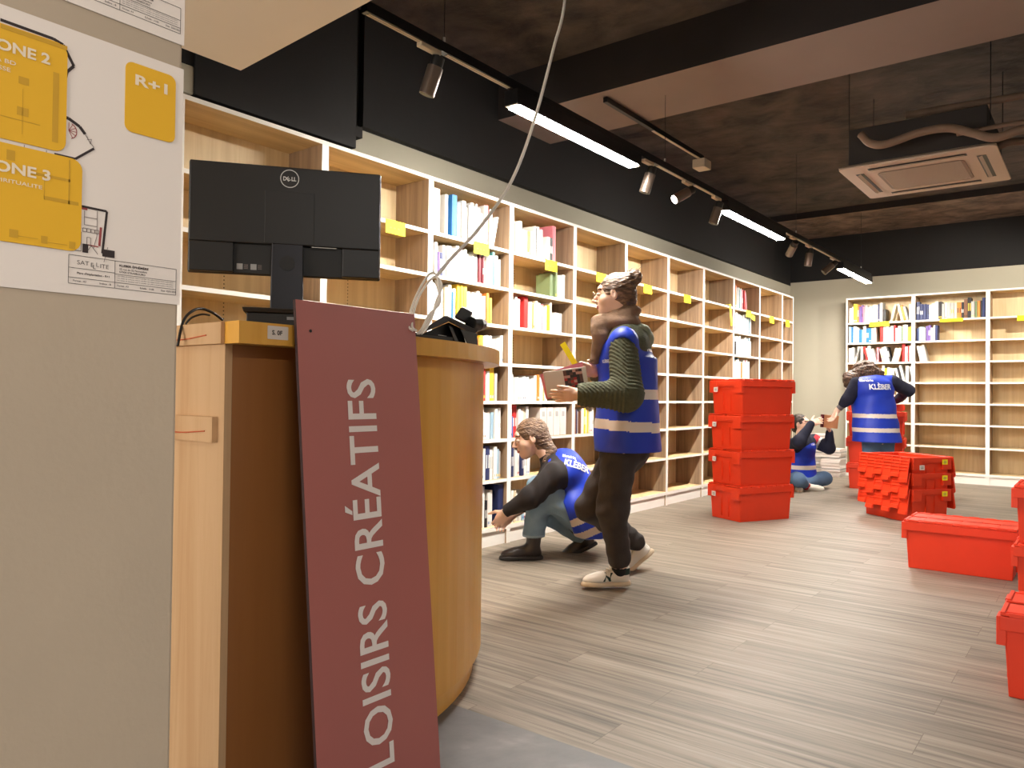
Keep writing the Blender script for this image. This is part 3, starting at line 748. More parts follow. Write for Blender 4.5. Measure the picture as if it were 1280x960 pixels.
# ================================================================== MINI COMPUTER, MONITOR, PHONE
# direction of the monitor's width on the counter
a_ = at(236, 204, 2.09); b_ = at(477, 224, 2.22); wd = Vector((b_.x-a_.x, b_.y-a_.y, 0)); MWID = wd.length; wd.normalize()
back = Vector((wd.y, -wd.x, 0))                               # the rear side, turned to the camera
mz0, mz1 = 1.372, 1.680
mon = empty('monitor', 'black computer monitor seen from behind, on its stand on the counter', 'monitor', (0,0,0))
mon.location = ((a_.x+b_.x)/2, (a_.y+b_.y)/2, HT+.042); bpy.context.view_layer.update(); WM[mon.name] = Matrix.Translation(mon.location)
mo = Vector((a_.x, a_.y, 0))
def mp_(x, z, d): return mo + wd*x + Vector((0,0,z)) + back*d
def mbox(mb, x0, x1, z0, z1, d0, d1, mi=0):
    return mb.hexa([mp_(x0,z0,d0), mp_(x1,z0,d0), mp_(x1,z0,d1), mp_(x0,z0,d1)], [mp_(x0,z1,d0), mp_(x1,z1,d0), mp_(x1,z1,d1), mp_(x0,z1,d1)], mi)
W_ = MWID
mb = MB(); mbox(mb, 0, W_, mz0, mz1, -.022, -.006); mb.build('screen_frame', BLK, mon, bevel=.004)
mb = MB(); mbox(mb, .006, W_-.006, mz0+.012, mz1-.006, -.0235, -.0222); mb.build('screen', DARK, mon)
# rear shell with a port recess along the lower middle
mb = MB(); r0x, r1x, rz = W_*.23, W_*.79, mz0+.085
for x0,x1,z0,z1 in ((.004,W_-.004,rz,mz1-.003),(.004,r0x,mz0+.003,rz),(r1x,W_-.004,mz0+.003,rz)): mbox(mb, x0, x1, z0, z1, -.006, .012)
mb.build('rear_shell', BLK, mon, bevel=.003)
mb = MB(); mbox(mb, r0x, r1x, mz0+.003, rz, -.006, .000); mb.build('port_recess', DARK, mon)
mb = MB(); mbox(mb, W_*.385, W_*.64, mz0+.088, mz0+.235, .012, .0135); mb.build('stand_cover', BLK, mon, bevel=.001)
mb = MB(); sx = W_*.42; sw = W_*.17
mb.hexa([mp_(sx,HT+.06,.012), mp_(sx+sw,HT+.06,.012), mp_(sx+sw,HT+.06,.032), mp_(sx,HT+.06,.032)],
        [mp_(sx+.002,mz0+.088,.006), mp_(sx+sw-.002,mz0+.088,.006), mp_(sx+sw-.002,mz0+.088,.020), mp_(sx+.002,mz0+.088,.020)])
neck = mb.build('stand_neck', BLK2, mon, bevel=.003)
cpos = mp_(sx+sw/2, mz0+.032, .0255)
mb = MB(); mb.tube([cpos-back*.004, cpos+back*.0006], .021, 32); mb.build('cable_hole', DARK, neck)
mb = MB(); mb.hexa([mp_(sx-.062,HT+.0475,-.09), mp_(sx+sw+.062,HT+.0475,-.09), mp_(sx+sw+.062,HT+.0475,.105), mp_(sx-.062,HT+.0475,.105)],
                   [mp_(sx-.066,HT+.060,-.094), mp_(sx+sw+.066,HT+.060,-.094), mp_(sx+sw+.066,HT+.060,.109), mp_(sx-.066,HT+.060,.109)])
mb.build('stand_base', BLK, mon, bevel=.002)
# ring and letters of the maker's mark
lg = MB(); ctr = mp_(W_*.51, mz1-.036, .0122); rr = .0255; n = 40
for k in range(n):
    a0, a1 = 2*math.pi*k/n, 2*math.pi*(k+1)/n; q = []
    for a, r_ in ((a0,rr-.0022),(a1,rr-.0022),(a1,rr),(a0,rr)): q.append(ctr+wd*(math.cos(a)*r_)+Vector((0,0,math.sin(a)*r_))+back*.0006)
    lg.add(q, [(0,1,2,3)])
for body, x, z, w_ in (('D', -.0175, -.0058, .0090), ('LL', .0050, -.0058, .0125)):
    put_text(lg, body, ctr+wd*x+Vector((0,0,z)), wd, (0,0,1), width=w_, height=.0115, bold=.03)
ev = wd*math.cos(R(35))+Vector((0,0,math.sin(R(35)))); eu = -wd*math.sin(R(35))+Vector((0,0,math.cos(R(35))))
put_text(lg, 'E', ctr-wd*.0040+Vector((0,0,-.0080)), ev, eu, width=.0085, height=.0115, bold=.03)
lg.build('maker_logo', SILVER, mon)
mb = MB()
for x in (.245, .315):
    for (u0,u1,v0,v1) in ((0,.016,0,.016),): mbox(mb, W_*x+.0+u0, W_*x+u1, mz0+.013+v0, mz0+.013+v1, .0001, .0005)
    for k in range(4): mbox(mb, W_*x+.019, W_*x+.030, mz0+.015+k*.0035, mz0+.0165+k*.0035, .0001, .0004, 1)
mb.build('rating_label', [mat('label_grey', (150,150,150), .6), INKL], mon)
mb = MB(); mbox(mb, W_*.63, W_*.76, rz-.003, rz-.001, .0125, .0132); mb.build('lock_slot_trim', BM['g'], mon)

pc = empty('mini_computer', 'flat black mini computer lying under the monitor stand', 'computer', tuple(mp_(W_*.5, 0, .04)+Vector((0,0,HT))))
mb = MB(); mbox(mb, sx-.055, sx+sw+.06, HT+.001, HT+.0465, -.085, .098); mb.build('case', BLK, pc, bevel=.002)
mb = MB()
for i in range(11):
    for k in range(6): mbox(mb, sx-.04+i*.0075, sx-.035+i*.0075, HT+.008+k*.006, HT+.0115+k*.006, .0981, .0985)
mb.build('vent_grid', DARK, pc)
mb = MB()
for x0,x1,z0,z1,mi in ((.048,.068,.03,.038,1),(.072,.088,.03,.038,0),(.092,.108,.030,.037,1),(.075,.09,.012,.022,0),(.094,.110,.012,.022,0),(.052,.068,.012,.016,2),(.114,.128,.01,.02,0)):
    mbox(mb, sx+x0, sx+x1, HT+z0, HT+z1, .0981, .0988, mi)
mb.build('ports', [mat('port_grey', (70,72,76), .4, .5), mat('port_steel', (150,150,152), .3, .9), mat('port_red', (170,60,40), .5)], pc)

# desk phone, seen from behind: tilted console on a wedge foot, handset in its cradle
ph = empty('desk_phone', 'black desk phone with its handset, seen from behind at the counter edge', 'phone', (-1.72, 1.78, HT))
def pp(px, py, dz): return at(px, py, 2.30+(px-515)*.0036+dz)
GRY = mat('phone_grey_plastic', (70, 70, 70), .4); PB = mat('phone_black_plastic', (24, 23, 24), .35)
def slab(name, poly, d0, d1, m, bev=.003, parent=None):
    n = len(poly); mb = MB()
    mb.add([pp(x, y, d0) for x, y in poly]+[pp(x, y, d1) for x, y in poly], [tuple(range(n)), tuple(range(2*n-1, n-1, -1))]+[(i,(i+1)%n,n+(i+1)%n,n+i) for i in range(n)])
    return mb.build(name, m, parent or ph, bevel=bev)
slab('foot', [(514,419.5),(566,427.5),(566,421),(514,415)], .0, .12, PB)
slab('console', [(523,415),(527,416.5),(561,402),(592,418),(598,413.5),(559,394.5),(555,395)], .0, .14, PB, .002)
slab('console_back', [(530,416.5),(561,403),(576,411),(583,430),(566,427)], .035, .12, mat('phone_dark', (14,13,14), .5), .002)
slab('stand_strut', [(561,407),(565,409),(574,428.5),(569,427.5)], -.002, .03, GRY, .001)
slab('cradle_housing', [(575,411),(596,417),(598,433),(584,430.5)], -.004, .10, GRY, .003)
slab('handset', [(567,397),(577,382.5),(592,389.5),(584,405),(577,402)], .03, .085, PB, .008)
mb = MB(); mb.tube([pp(588,404,.02), pp(596,405,.03), pp(603,405,.045)], [.022,.027,.020], 20); mb.build('mouthpiece', PB, ph, bevel=.004)
slab('handset_grip', [(583,398),(592,401),(594,408),(586,407)], .03, .07, PB, .004)
mb = MB()
for k in range(5): mb.add([pp(548+k*2.1,425.0-4+k*.33-.9,-.0006), pp(549.5+k*2.1,425.2-4+k*.33-.9,-.0006), pp(549.5+k*2.1,423.4-4+k*.33-.9,-.0006), pp(548+k*2.1,423.2-4+k*.33-.9,-.0006)], [(0,1,2,3)])
mb.build('small_print', SILVER, ph)

# cables
CW = mat('white_cable_sheath', (240, 236, 228), .5)
def P_(x, y, z): return at(x, y, z)
mb = MB(); path = bez([P_(712,-330,3.05), P_(712,-120,2.95), P_(706,0,2.85), P_(692,60,2.8), P_(668,150,2.72), P_(640,225,2.62), P_(600,284,2.5), P_(565,322,2.4), P_(546,345,2.33)], 12)
mb.tube(path, .0056, 10)
tag(mb.build('ceiling_cable', CW, smooth=True), 'long white cable hanging in a curve from the ceiling down to the counter', 'cable')
mb = MB()
for dx, dy in ((0,0),(3,3),(-2,6)):
    mb.tube(bez([P_(546+dx,345+dy,2.33), P_(549+dx,360,2.31), P_(548-dx,378,2.28), P_(538+dx,394,2.25), P_(530+dx,410,2.22), P_(524+dx,417,2.18)], 8), .0036, 8)
for dx, dy in ((0,0),(4,4)):
    mb.tube(bez([P_(547,344+dy,2.33), P_(541+dx,341+dy,2.33), P_(533+dx,347+dy,2.31), P_(521+dx,368,2.27), P_(513+dx,390,2.21), P_(511+dx,408,2.16), P_(517+dx,414,2.16)], 8), .0036, 8)
tag(mb.build('cable_loops', CW, smooth=True), 'white cable looped in a loose bundle beside the phone', 'cable')
nc = MB(); c0 = P_(500,396,2.2); nc.tube([c0, P_(503,404,2.2), P_(509,412,2.18)], [.007,.0085,.006], 8)
tag(nc.build('cable_plug', WHITEP), 'small white plug behind the top right corner of the maroon sign', 'plug')
mb = MB()
CB = mat('black_cable_sheath', (22, 22, 24), .45)
mb.tube(bez([P_(222,432,1.86), P_(229,402,1.90), P_(240,389,1.93), P_(252,386,1.97), P_(266,391,2.0), P_(278,400,2.03)], 8), .0035, 8)
tag(mb.build('cable', CB, smooth=True), 'black cable arching over the counter end, the thicker outer one', 'cable', 'cables at the counter end')
mb = MB(); mb.tube(bez([P_(232,405,1.94), P_(240,397,1.95), P_(252,393,1.97), P_(262,394,2.0)], 8), .0026, 8)
tag(mb.build('cable', CB, smooth=True), 'thin dark cable under the arching black one at the counter end', 'cable', 'cables at the counter end')

# ================================================================== CEILING FITTINGS
XT_, HTK = -2.378, 2.585
TRK = mat('track_dark_metal', (34, 34, 38), .4, .5); TRKI = mat('track_slot_white', (205, 190, 165), .5)
LEDM = mat('led_diffuser', (255, 255, 250), .5, emit=(255, 250, 240), estr=20)
LEDB = mat('led_diffuser_bright', (255, 255, 250), .5, emit=(255, 248, 238), estr=440)
trk = empty('light_track', 'long dark suspended light track running towards the back wall', 'light track', (XT_, 2.05, HTK))
mb = MB(); mb.box(XT_-.018, XT_+.018, 2.05, 10.45, HTK+.004, HTK+.05); mb.build('rail', TRK, trk, bevel=.002)
mb = MB()
for a, b in ((2.07, 2.42), (2.54, 3.0), (4.62, 5.02), (5.2, 5.55), (7.15, 7.40), (7.55, 7.85), (8.05, 8.7), (8.9, 9.05)):
    for d in (-.010, .002): mb.box(XT_+d, XT_+d+.008, a, b, HTK+.002, HTK+.0045)
mb.build('rail_slot', TRKI, trk)
for y, l in ((2.525, 'first'), (4.725, 'second'), (7.512, 'third'), (10.0, 'fourth')):
    w_ = MB().tube([(XT_, y, HTK+.05), (XT_, y, CEIL if y < 9.9 else 3.33)], .0016, 6).build('suspension_wire', BLK2, trk)
    MB().tube([(XT_, y, HTK+.05), (XT_, y, HTK+.08)], .006, 8).build('wire_grip', SILVER, w_)
def led(y0, y1, lab):
    t = empty('linear_lamp', lab, 'lamp', (XT_, (y0+y1)/2, HTK-.08), 0, 'linear lamps on the track')
    mb = MB(); mb.box(XT_-.042, XT_+.042, y0, y1, HTK-.075, HTK+.003, 0); mb.build('housing', TRK, t, bevel=.003)
    mb = MB(); mb.box(XT_-.034, XT_+.034, y0+.03, y1-.03, HTK-.0835, HTK-.0752); mb.build('diffuser', LEDB, t)
    for e0 in (y0+.002, y1-.029): MB().box(XT_-.036, XT_+.036, e0, e0+.027, HTK-.0785, HTK-.0755).build('end_cap', TRKI, t)
led(3.02, 4.32, 'long glowing linear lamp on the track, nearest to the camera')
led(5.72, 7.10, 'glowing linear lamp in the middle of the track')
led(9.05, 10.4, 'glowing linear lamp at the far end of the track')
GUN = mat('spot_gunmetal', (112, 98, 88), .35, .55)
def spot(y, d, lab, on=None, s=1, power=60, ang=40):
    t = empty('track_spotlight', lab, 'spotlight', (XT_, y, HTK), 0, 'spotlights on the track')
    mb = MB(); mb.box(XT_-.016, XT_+.016, y-.085, y+.045, HTK-.018, HTK+.003); mb.build('adapter', TRKI, t, bevel=.004)
    mb = MB(); mb.tube([(XT_, y+.03, HTK-.018), (XT_, y+.03, HTK-.05)], .010, 10); mb.build('joint', BLK, t)
    d = Vector(d).normalized(); c0 = Vector((XT_, y+.03, HTK-.05))
    mb = MB(); mb.tube([c0-d*.025, c0+d*.02], .030*s, 24); mb.build('rear_collar', BLK, t, bevel=.003)
    mb = MB(); mb.tube([c0+d*.02, c0+d*.15], .036*s, 28); mb.build('barrel', GUN, t, bevel=.003)
    em = LEDM if on else DARK
    mb = MB(); mb.tube([c0+d*.1495, c0+d*.1515], .031*s, 28); mb.build('lens', em, t)
    if not power: return t
    lp = bpy.data.lights.new('spot', 'SPOT'); lp.energy = power; lp.spot_size = R(ang); lp.spot_blend = .6; lp.shadow_soft_size = .03
    lp.color = (1, .94, .85)
    lo = bpy.data.objects.new('lamp', lp); COL.objects.link(lo); lo.location = c0+d*.156
    lo.rotation_euler = d.to_track_quat('-Z', 'Y').to_euler()
    lo.parent = t; lo.matrix_parent_inverse = WM[t.name].inverted()
    return t
SP = 0
spot(2.45, (-.35, -.10, -1), 'big dark grey spotlight nearest to the camera, hanging alone before the lamps', power=SP)
spot(4.50, (-.30, -.10, -1), 'dark spotlight just right of the nearest glowing linear lamp', power=SP)
spot(5.10, (-.50, -.72, -.52), 'spotlight with a bright round lens aimed at the filled shelves', True, power=210, ang=80)
spot(5.62, (-.30, -.10, -1), 'dark spotlight left of the middle linear lamp', power=SP)
spot(7.45, (-.75, .75, -.8), 'tilted dark spotlight right of the middle linear lamp', power=110, ang=45)
spot(7.93, (-.15, .0, -1), 'upright grey spotlight between two tilted ones', power=SP)
spot(8.80, (-.9, -.5, -.9), 'tilted spotlight left of the farthest linear lamp', power=90, ang=60)

# slim conduit hung under the beam with a small sensor box
cd = empty('ceiling_conduit', 'thin dark conduit ending in a small pale box, right of the track', 'conduit', (-2.72, 5.0, 2.98))
MB().box(-2.735, -2.705, 4.50, 6.10, 3.06, 3.095).build('conduit', TRK, cd)
MB().box(-2.731, -2.709, 5.2, 6.10, 3.056, 3.060).build('conduit_slot', TRKI, cd)
MB().box(-2.775, -2.665, 6.02, 6.16, 2.98, 3.055).build('sensor_box', mat('cream_box', (206,190,166), .6), cd, bevel=.006)

# ceiling cassette air conditioner
ac = empty('air_conditioner', 'square beige ceiling cassette air conditioner with louvre slots', 'air conditioner', (-1.02, 6.11, 2.65))
AX0, AX1, AY0, AY1, AZ = -1.50, -.545, 5.64, 6.59, 2.65
ACP = mat('cassette_panel', (190, 168, 148), .5)
acx, acy = (AX0+AX1)/2, (AY0+AY1)/2; hw = .475
mb = MB(); mb.prism([(acx+x, acy+y) for x, y in rrect(-hw, hw, -hw, hw, .03)], AZ, AZ+.012)
mb.add([(acx+sx_*hw, acy+sy_*hw, AZ+.0125) for sx_, sy_ in ((-1,-1),(1,-1),(1,1),(-1,1))]+[(acx+sx_*.42, acy+sy_*.42, AZ+.04) for sx_, sy_ in ((-1,-1),(1,-1),(1,1),(-1,1))],
       [(3,2,1,0),(4,5,6,7),(0,1,5,4),(1,2,6,5),(2,3,7,6),(3,0,4,7)]); mb.build('panel', ACP, ac, bevel=.003)
mb = MB(); mb.prism([(acx+x, acy+y) for x, y in rrect(-.27, .27, -.27, .27, .05)], AZ-.004, AZ-.0005); g_ = mb.build('intake_grille', mat('grille_beige', (128, 110, 94), .6, var=.1, scale=90), ac)
mb = MB()
for k in range(24): mb.box(acx-.25, acx+.25, acy-.25+k*.0212, acy-.246+k*.0212, AZ-.0065, AZ-.004)
mb.build('grille_bars', ACP, g_)
for x0,x1,y0,y1 in ((-.3,.3,-.40,-.345),(-.3,.3,.345,.40),(-.40,-.345,-.3,.3),(.345,.40,-.3,.3)):
    mb = MB(); mb.box(acx+x0, acx+x1, acy+y0, acy+y1, AZ-.001, AZ-.0002); s0 = mb.build('louvre_slot', DARK, ac)
    mb = MB()
    if x1-x0 > y1-y0: mb.hexa([(acx+x0+.01,acy+y0+.012,AZ-.010),(acx+x1-.01,acy+y0+.012,AZ-.010),(acx+x1-.01,acy+y0+.03,AZ-.0012),(acx+x0+.01,acy+y0+.03,AZ-.0012)],[(acx+x0+.01,acy+y0+.012,AZ-.007),(acx+x1-.01,acy+y0+.012,AZ-.007),(acx+x1-.01,acy+y0+.032,AZ-.001),(acx+x0+.01,acy+y0+.032,AZ-.001)])
    else: mb.hexa([(acx+x0+.012,acy+y0+.01,AZ-.010),(acx+x0+.03,acy+y0+.01,AZ-.0012),(acx+x0+.03,acy+y1-.01,AZ-.0012),(acx+x0+.012,acy+y1-.01,AZ-.010)],[(acx+x0+.012,acy+y0+.01,AZ-.007),(acx+x0+.032,acy+y0+.01,AZ-.001),(acx+x0+.032,acy+y1-.01,AZ-.001),(acx+x0+.012,acy+y1-.01,AZ-.007)])
    mb.build('louvre', ACP, s0)
MB().box(acx-.42, acx+.42, acy-.42, acy+.42, AZ+.04, AZ+.29).build('casing', mat('cassette_casing', (38,32,30), .8), ac, bevel=.006)
mb = MB()
for sx_ in (-1,1):
    for sy_ in (-1,1): mb.tube([(acx+sx_*.43, acy+sy_*.36, AZ+.2), (acx+sx_*.43, acy+sy_*.36, CEIL)], .003, 6)
mb.build('hanger_rod', BLK2, ac)
DUCT = mat('duct_wrap', (110, 88, 72), .7, var=.15, scale=10, bump=.3, bscale=30)
def aty(px, py, Y):
    d = at(px, py, 1)-CAM; return CAM+d*(Y/d.y)
mb = MB(); mb.tube(bez([aty(1076,168,5.52), aty(1088,179,5.50), aty(1108,180,5.50), aty(1148,166,5.5), aty(1185,160,5.48), aty(1215,166,5.46), aty(1245,172,5.45), aty(1290,160,5.45), aty(1420,150,5.45)], 8), .026, 12)
tag(mb.build('refrigerant_pipe', DUCT, smooth=True), 'wrapped pipe looping in front of the top of the air conditioner', 'pipe', 'pipes above the air conditioner')
mb = MB(); mb.tube([aty(1132,144,5.9), aty(1420,96,5.9)], .024, 12)
tag(mb.build('drain_pipe', DUCT, smooth=True), 'straight grey pipe high above the air conditioner', 'pipe', 'pipes above the air conditioner')
mb = MB(); mb.tube(bez([aty(1196,168,5.6), aty(1235,160,5.58), aty(1285,152,5.58), aty(1420,140,5.58)], 8), .014, 10)
tag(mb.build('thin_pipe', DUCT, smooth=True), 'thin pipe between the two thicker ones right of the air conditioner', 'pipe', 'pipes above the air conditioner')
mb = MB(); mb.tube(bez([aty(1246,184,5.95), aty(1262,178,5.95), aty(1290,176,5.95), aty(1400,170,5.95)], 8), .026, 12)
tag(mb.build('flexible_hose', DUCT, smooth=True), 'pale flexible hose leaving the right side of the air conditioner', 'pipe', 'pipes above the air conditioner')

# white paper stacks on the floor at the back wall
for i, (x, y, w_, d_, n, l) in enumerate(((-3.13, 10.93, .2, .28, 30, 'left white stack of paper bundles on the floor by the back wall'), (-2.90, 10.80, .24, .3, 20, 'right white stack of cards on the floor by the back wall'))):
    t = empty('paper_stack', l, 'paper stack', (x, y, 0), 0, 'paper stacks by the back wall')
    mb = MB(); rng = random.Random(i)
    for k in range(n):
        dx, dy = rng.uniform(-.012,.012), rng.uniform(-.012,.012); mb.box(x-w_/2+dx, x+w_/2+dx, y-d_/2+dy, y+d_/2+dy, k*.0185, k*.0185+.017, 0 if rng.random() < .8 else 1)
    mb.build('sheets', [PAPER, BM['g']], t)

# ================================================================== LIGHT
def area(name, loc, size, sy, power, col=(1,.93,.82), rot=(0,0,0), spread=180):
    l = bpy.data.lights.new(name, 'AREA'); l.shape = 'RECTANGLE'; l.size = size; l.size_y = sy; l.energy = power; l.color = col; l.spread = R(spread)
    o = bpy.data.objects.new(name, l); COL.objects.link(o); o.location = loc; o.rotation_euler = rot; return o
LEDC = (1, .95, .9)
# fill lamps added beyond the right edge of the picture and behind the camera
t2 = 0
for x, y0, y1, p in ((1.0, -.7, .6, 40), (.75, 3.2, 4.5, 10), (.75, 5.9, 7.2, 11), (.75, 8.4, 9.4, 11), (3.2, 1.5, 2.8, 10), (3.2, 5.2, 6.5, 10), (3.2, 8.4, 9.7, 10), (-.6, -2.4, -1.1, 60)):
    t = empty('linear_lamp', 'unseen linear lamp added as fill light, outside the picture', 'lamp', (x, (y0+y1)/2, HTK-.08), 0, 'added fill lamps outside the picture')
    hh = 2.46 if y1 < 1 else HTK+.0
    MB().box(x-.03, x+.03, y0, y1, hh-.075, hh+.003).build('housing', TRK, t)
    MB().tube([(x, (y0+y1)/2, hh), (x, (y0+y1)/2, 2.5 if y1 == .6 else CEIL)], .002, 6).build('suspension_wire', TRK, t)
    MB().box(x-.024, x+.024, y0+.03, y1-.03, hh-.080, hh-.0752).build('diffuser', LEDM, t)
    area('fill_light', (x, (y0+y1)/2, hh-.084), .05, y1-y0-.06, p, LEDC)
# glowing fill panel added behind the camera, built like a glazed front
wf = struct('fill_panel_1', MB().box(-3.4, .5, YF+.002, YF+.02, .25, 2.4), mat('fill_panel_glow', (240,240,240), .3, emit=(255, 244, 230), estr=6.5))
mb = MB()
for x in (-3.44, -2.14, -.82, .5): mb.box(x, x+.04, YF+.001, YF+.05, 0, 2.44)
mb.box(-3.44, .54, YF+.001, YF+.05, 2.4, 2.46).box(-3.44, .54, YF+.001, YF+.05, .2, .25); mb.build('fill_panel_frame', TRK, wf)
def aspot(loc, tgt, p, ang=60, r=.03):
    l = bpy.data.lights.new('spot', 'SPOT'); l.energy = p; l.spot_size = R(ang); l.spot_blend = .5; l.shadow_soft_size = r; l.color = (1,.92,.8)
    o = bpy.data.objects.new('spot', l); COL.objects.link(o); o.location = loc; d = Vector(tgt)-Vector(loc); o.rotation_euler = d.to_track_quat('-Z','Y').to_euler()
aspot((.1, 9.0, 2.8), (-1.5, 11, 1.3), 300, 90, .02)
w = bpy.data.worlds.new('world'); bpy.context.scene.world = w; w.use_nodes = True
w.node_tree.nodes['Background'].inputs['Color'].default_value = (.9, .85, .78, 1); w.node_tree.nodes['Background'].inputs['Strength'].default_value = .05
sc = bpy.context.scene
sc.view_settings.view_transform = 'Standard'; sc.view_settings.look = 'None'; sc.view_settings.gamma = 1; sc.view_settings.use_curve_mapping = False
sc.view_settings.exposure = 0
sc.cycles.use_denoising = True; sc.cycles.max_bounces = 8; sc.cycles.diffuse_bounces = 4; sc.cycles.sample_clamp_indirect = 4
# ================================================================== PEOPLE
# organic shapes: signed distances of tapered limbs, blended, turned into one skin by surface nets
f32 = np.float32
def V3(p): return np.array(p, dtype=f32)
def rc(a, b, ra, rb):                      # tapered limb between two joints
    a, b = V3(a), V3(b); ba = b-a; L2 = float(ba@ba)+1e-9
    def f(P):
        h = np.clip(((P-a)@ba)/L2, 0, 1)
        return np.linalg.norm(P-a-h[:,None]*ba, axis=1) - (ra+(rb-ra)*h)
    return f
def ell(c, ax, r):                         # ellipsoid, ax = 3 unit axes (rows)
    c = V3(c); A = np.array(ax, dtype=f32); r = V3(r)
    def f(P):
        q = (P-c)@A.T; k0 = np.linalg.norm(q/r, axis=1); k1 = np.linalg.norm(q/(r*r), axis=1)+1e-9
        return k0*(k0-1)/k1
    return f
def ecap(a, b, u, v, ra, rb):            # upright elliptical barrel between two centres; u, v = unit cross axes
    a, b, u, v = V3(a), V3(b), V3(u), V3(v); ax = b-a; L_ = float(np.linalg.norm(ax)); ax = ax/L_
    def f(P):
        q = P-a; t = q@ax; h = np.clip(t/L_, 0, 1); rx = ra[0]+(rb[0]-ra[0])*h; ry = ra[1]+(rb[1]-ra[1])*h
        x = (q@u)/rx; y = (q@v)/ry; m = np.minimum(rx, ry); k = np.sqrt(x*x+y*y)+1e-6
        g = np.sqrt((x/rx)**2+(y/ry)**2)+1e-6
        d = k*(k-1)/g; e = np.maximum(np.maximum(-t, t-L_), -1)
        return np.where(e > 0, np.sqrt(np.maximum(d,0)**2+e**2)+np.minimum(d,0)*0-.0, np.maximum(d, e))
    return f
def su(k, *fs):
    def f(P):
        d = fs[0](P)
        for g in fs[1:]:
            e = g(P); h = np.clip(.5+.5*(e-d)/k, 0, 1); d = e+(d-e)*h-k*h*(1-h)
        return d
    return f
def un(*fs): return lambda P: np.minimum.reduce([g(P) for g in fs])
def cut(a, *bs): return lambda P: np.maximum.reduce([a(P)]+[-b(P) for b in bs])
def inter(*fs): return lambda P: np.maximum.reduce([g(P) for g in fs])
def ssub(a, b, k):
    def f(P):
        d = a(P); e = -b(P); h = np.clip(.5-.5*(d-e)/k, 0, 1)
        return d+(e-d)*h+k*h*(1-h)
    return f
def off(a, r): return lambda P: a(P)-r
def plane(p, n):                           # inside where (P-p).n < 0
    p = V3(p); n = V3(n); n = n/np.linalg.norm(n); return lambda P: (P-p)@n
def wob(a, amp, fr, seed=0, axis=None, wav=0):
    rng = np.random.RandomState(seed); D = rng.randn(5, 3).astype(f32); D /= np.linalg.norm(D, axis=1)[:,None]; ph = rng.rand(5)*6
    def f(P):
        s = sum(np.sin((P@D[i])*fr*(1+.35*i)+ph[i]+1.3*np.sin((P@D[(i+1)%5])*fr*.6)) for i in range(5))/5
        return a(P)+amp*s
    return f
def ribs(a, p, d, pitch, amp):
    p = V3(p); d = V3(d); d = d/np.linalg.norm(d)
    return lambda P: a(P)+amp*np.sin(((P-p)@d)*2*math.pi/pitch)
def nets(fn, lo, hi, h):
    lo = np.array(lo, float); hi = np.array(hi, float); n = np.maximum(((hi-lo)/h).astype(int)+2, 4)
    # coarse pass first, so that only cells near the skin are evaluated finely
    xs = [lo[i]+h*np.arange(n[i]) for i in range(3)]
    q = 4; nc = [int(math.ceil(n[i]/q)) for i in range(3)]
    cs = [lo[i]+h*(q*np.arange(nc[i])+q/2-.5) for i in range(3)]
    G = np.stack(np.meshgrid(*cs, indexing='ij'), -1).reshape(-1,3).astype(f32)
    vc = fn(G).reshape(nc)
    near = np.abs(vc) < h*q*1.9+.01
    vals = np.repeat(np.repeat(np.repeat(vc, q, 0), q, 1), q, 2)[:n[0],:n[1],:n[2]].astype(f32)
    msk = np.repeat(np.repeat(np.repeat(near, q, 0), q, 1), q, 2)[:n[0],:n[1],:n[2]]
    I = np.argwhere(msk); P = (lo+I*h).astype(f32)
    out = np.empty(len(P), f32)
    for s0 in range(0, len(P), 400000): out[s0:s0+400000] = fn(P[s0:s0+400000])
    vals[msk] = out
    ins = vals < 0
    c = np.zeros(tuple(n-1), int)
    for dx in (0,1):
        for dy in (0,1):
            for dz in (0,1): c += ins[dx:n[0]-1+dx, dy:n[1]-1+dy, dz:n[2]-1+dz]
    act = (c > 0) & (c < 8); idx = -np.ones(act.shape, int); cells = np.argwhere(act); idx[act] = np.arange(len(cells))
    acc = np.zeros((len(cells),3)); cnt = np.zeros(len(cells))
    cor = [(x,y,z) for x in (0,1) for y in (0,1) for z in (0,1)]
    for a in cor:
        for ax in range(3):
            if a[ax]: continue
            b = list(a); b[ax] = 1
            va = vals[tuple((cells+a).T)]; vb = vals[tuple((cells+b).T)]
            x = (va < 0) != (vb < 0); t = np.where(x, va/np.where(x, va-vb, 1), 0)
            p = np.array(a, float)[None].repeat(len(cells), 0); p[:,ax] = t
            acc[x] += p[x]; cnt[x] += 1
    verts = lo+(cells+acc/cnt[:,None])*h
    faces = []
    for ax in range(3):
        sl0 = [slice(None)]*3; sl1 = [slice(None)]*3; sl0[ax] = slice(0,-1); sl1[ax] = slice(1,None)
        a = ins[tuple(sl0)]; b = ins[tuple(sl1)]; e = np.argwhere(a != b)
        o1, o2 = (ax+1)%3, (ax+2)%3
        e = e[(e[:,o1] > 0) & (e[:,o2] > 0) & (e[:,o1] < n[o1]-1) & (e[:,o2] < n[o2]-1)]
        if not len(e): continue
        def cell(d1, d2):
            k = e.copy(); k[:,o1] -= d1; k[:,o2] -= d2; return idx[tuple(k.T)]
        qd = np.stack([cell(1,1), cell(0,1), cell(0,0), cell(1,0)], 1)
        fl = ~a[tuple(e.T)]; qd[fl] = qd[fl][:,::-1]
        faces.append(qd[(qd >= 0).all(1)])
    return verts, np.concatenate(faces) if faces else np.zeros((0,4), int)
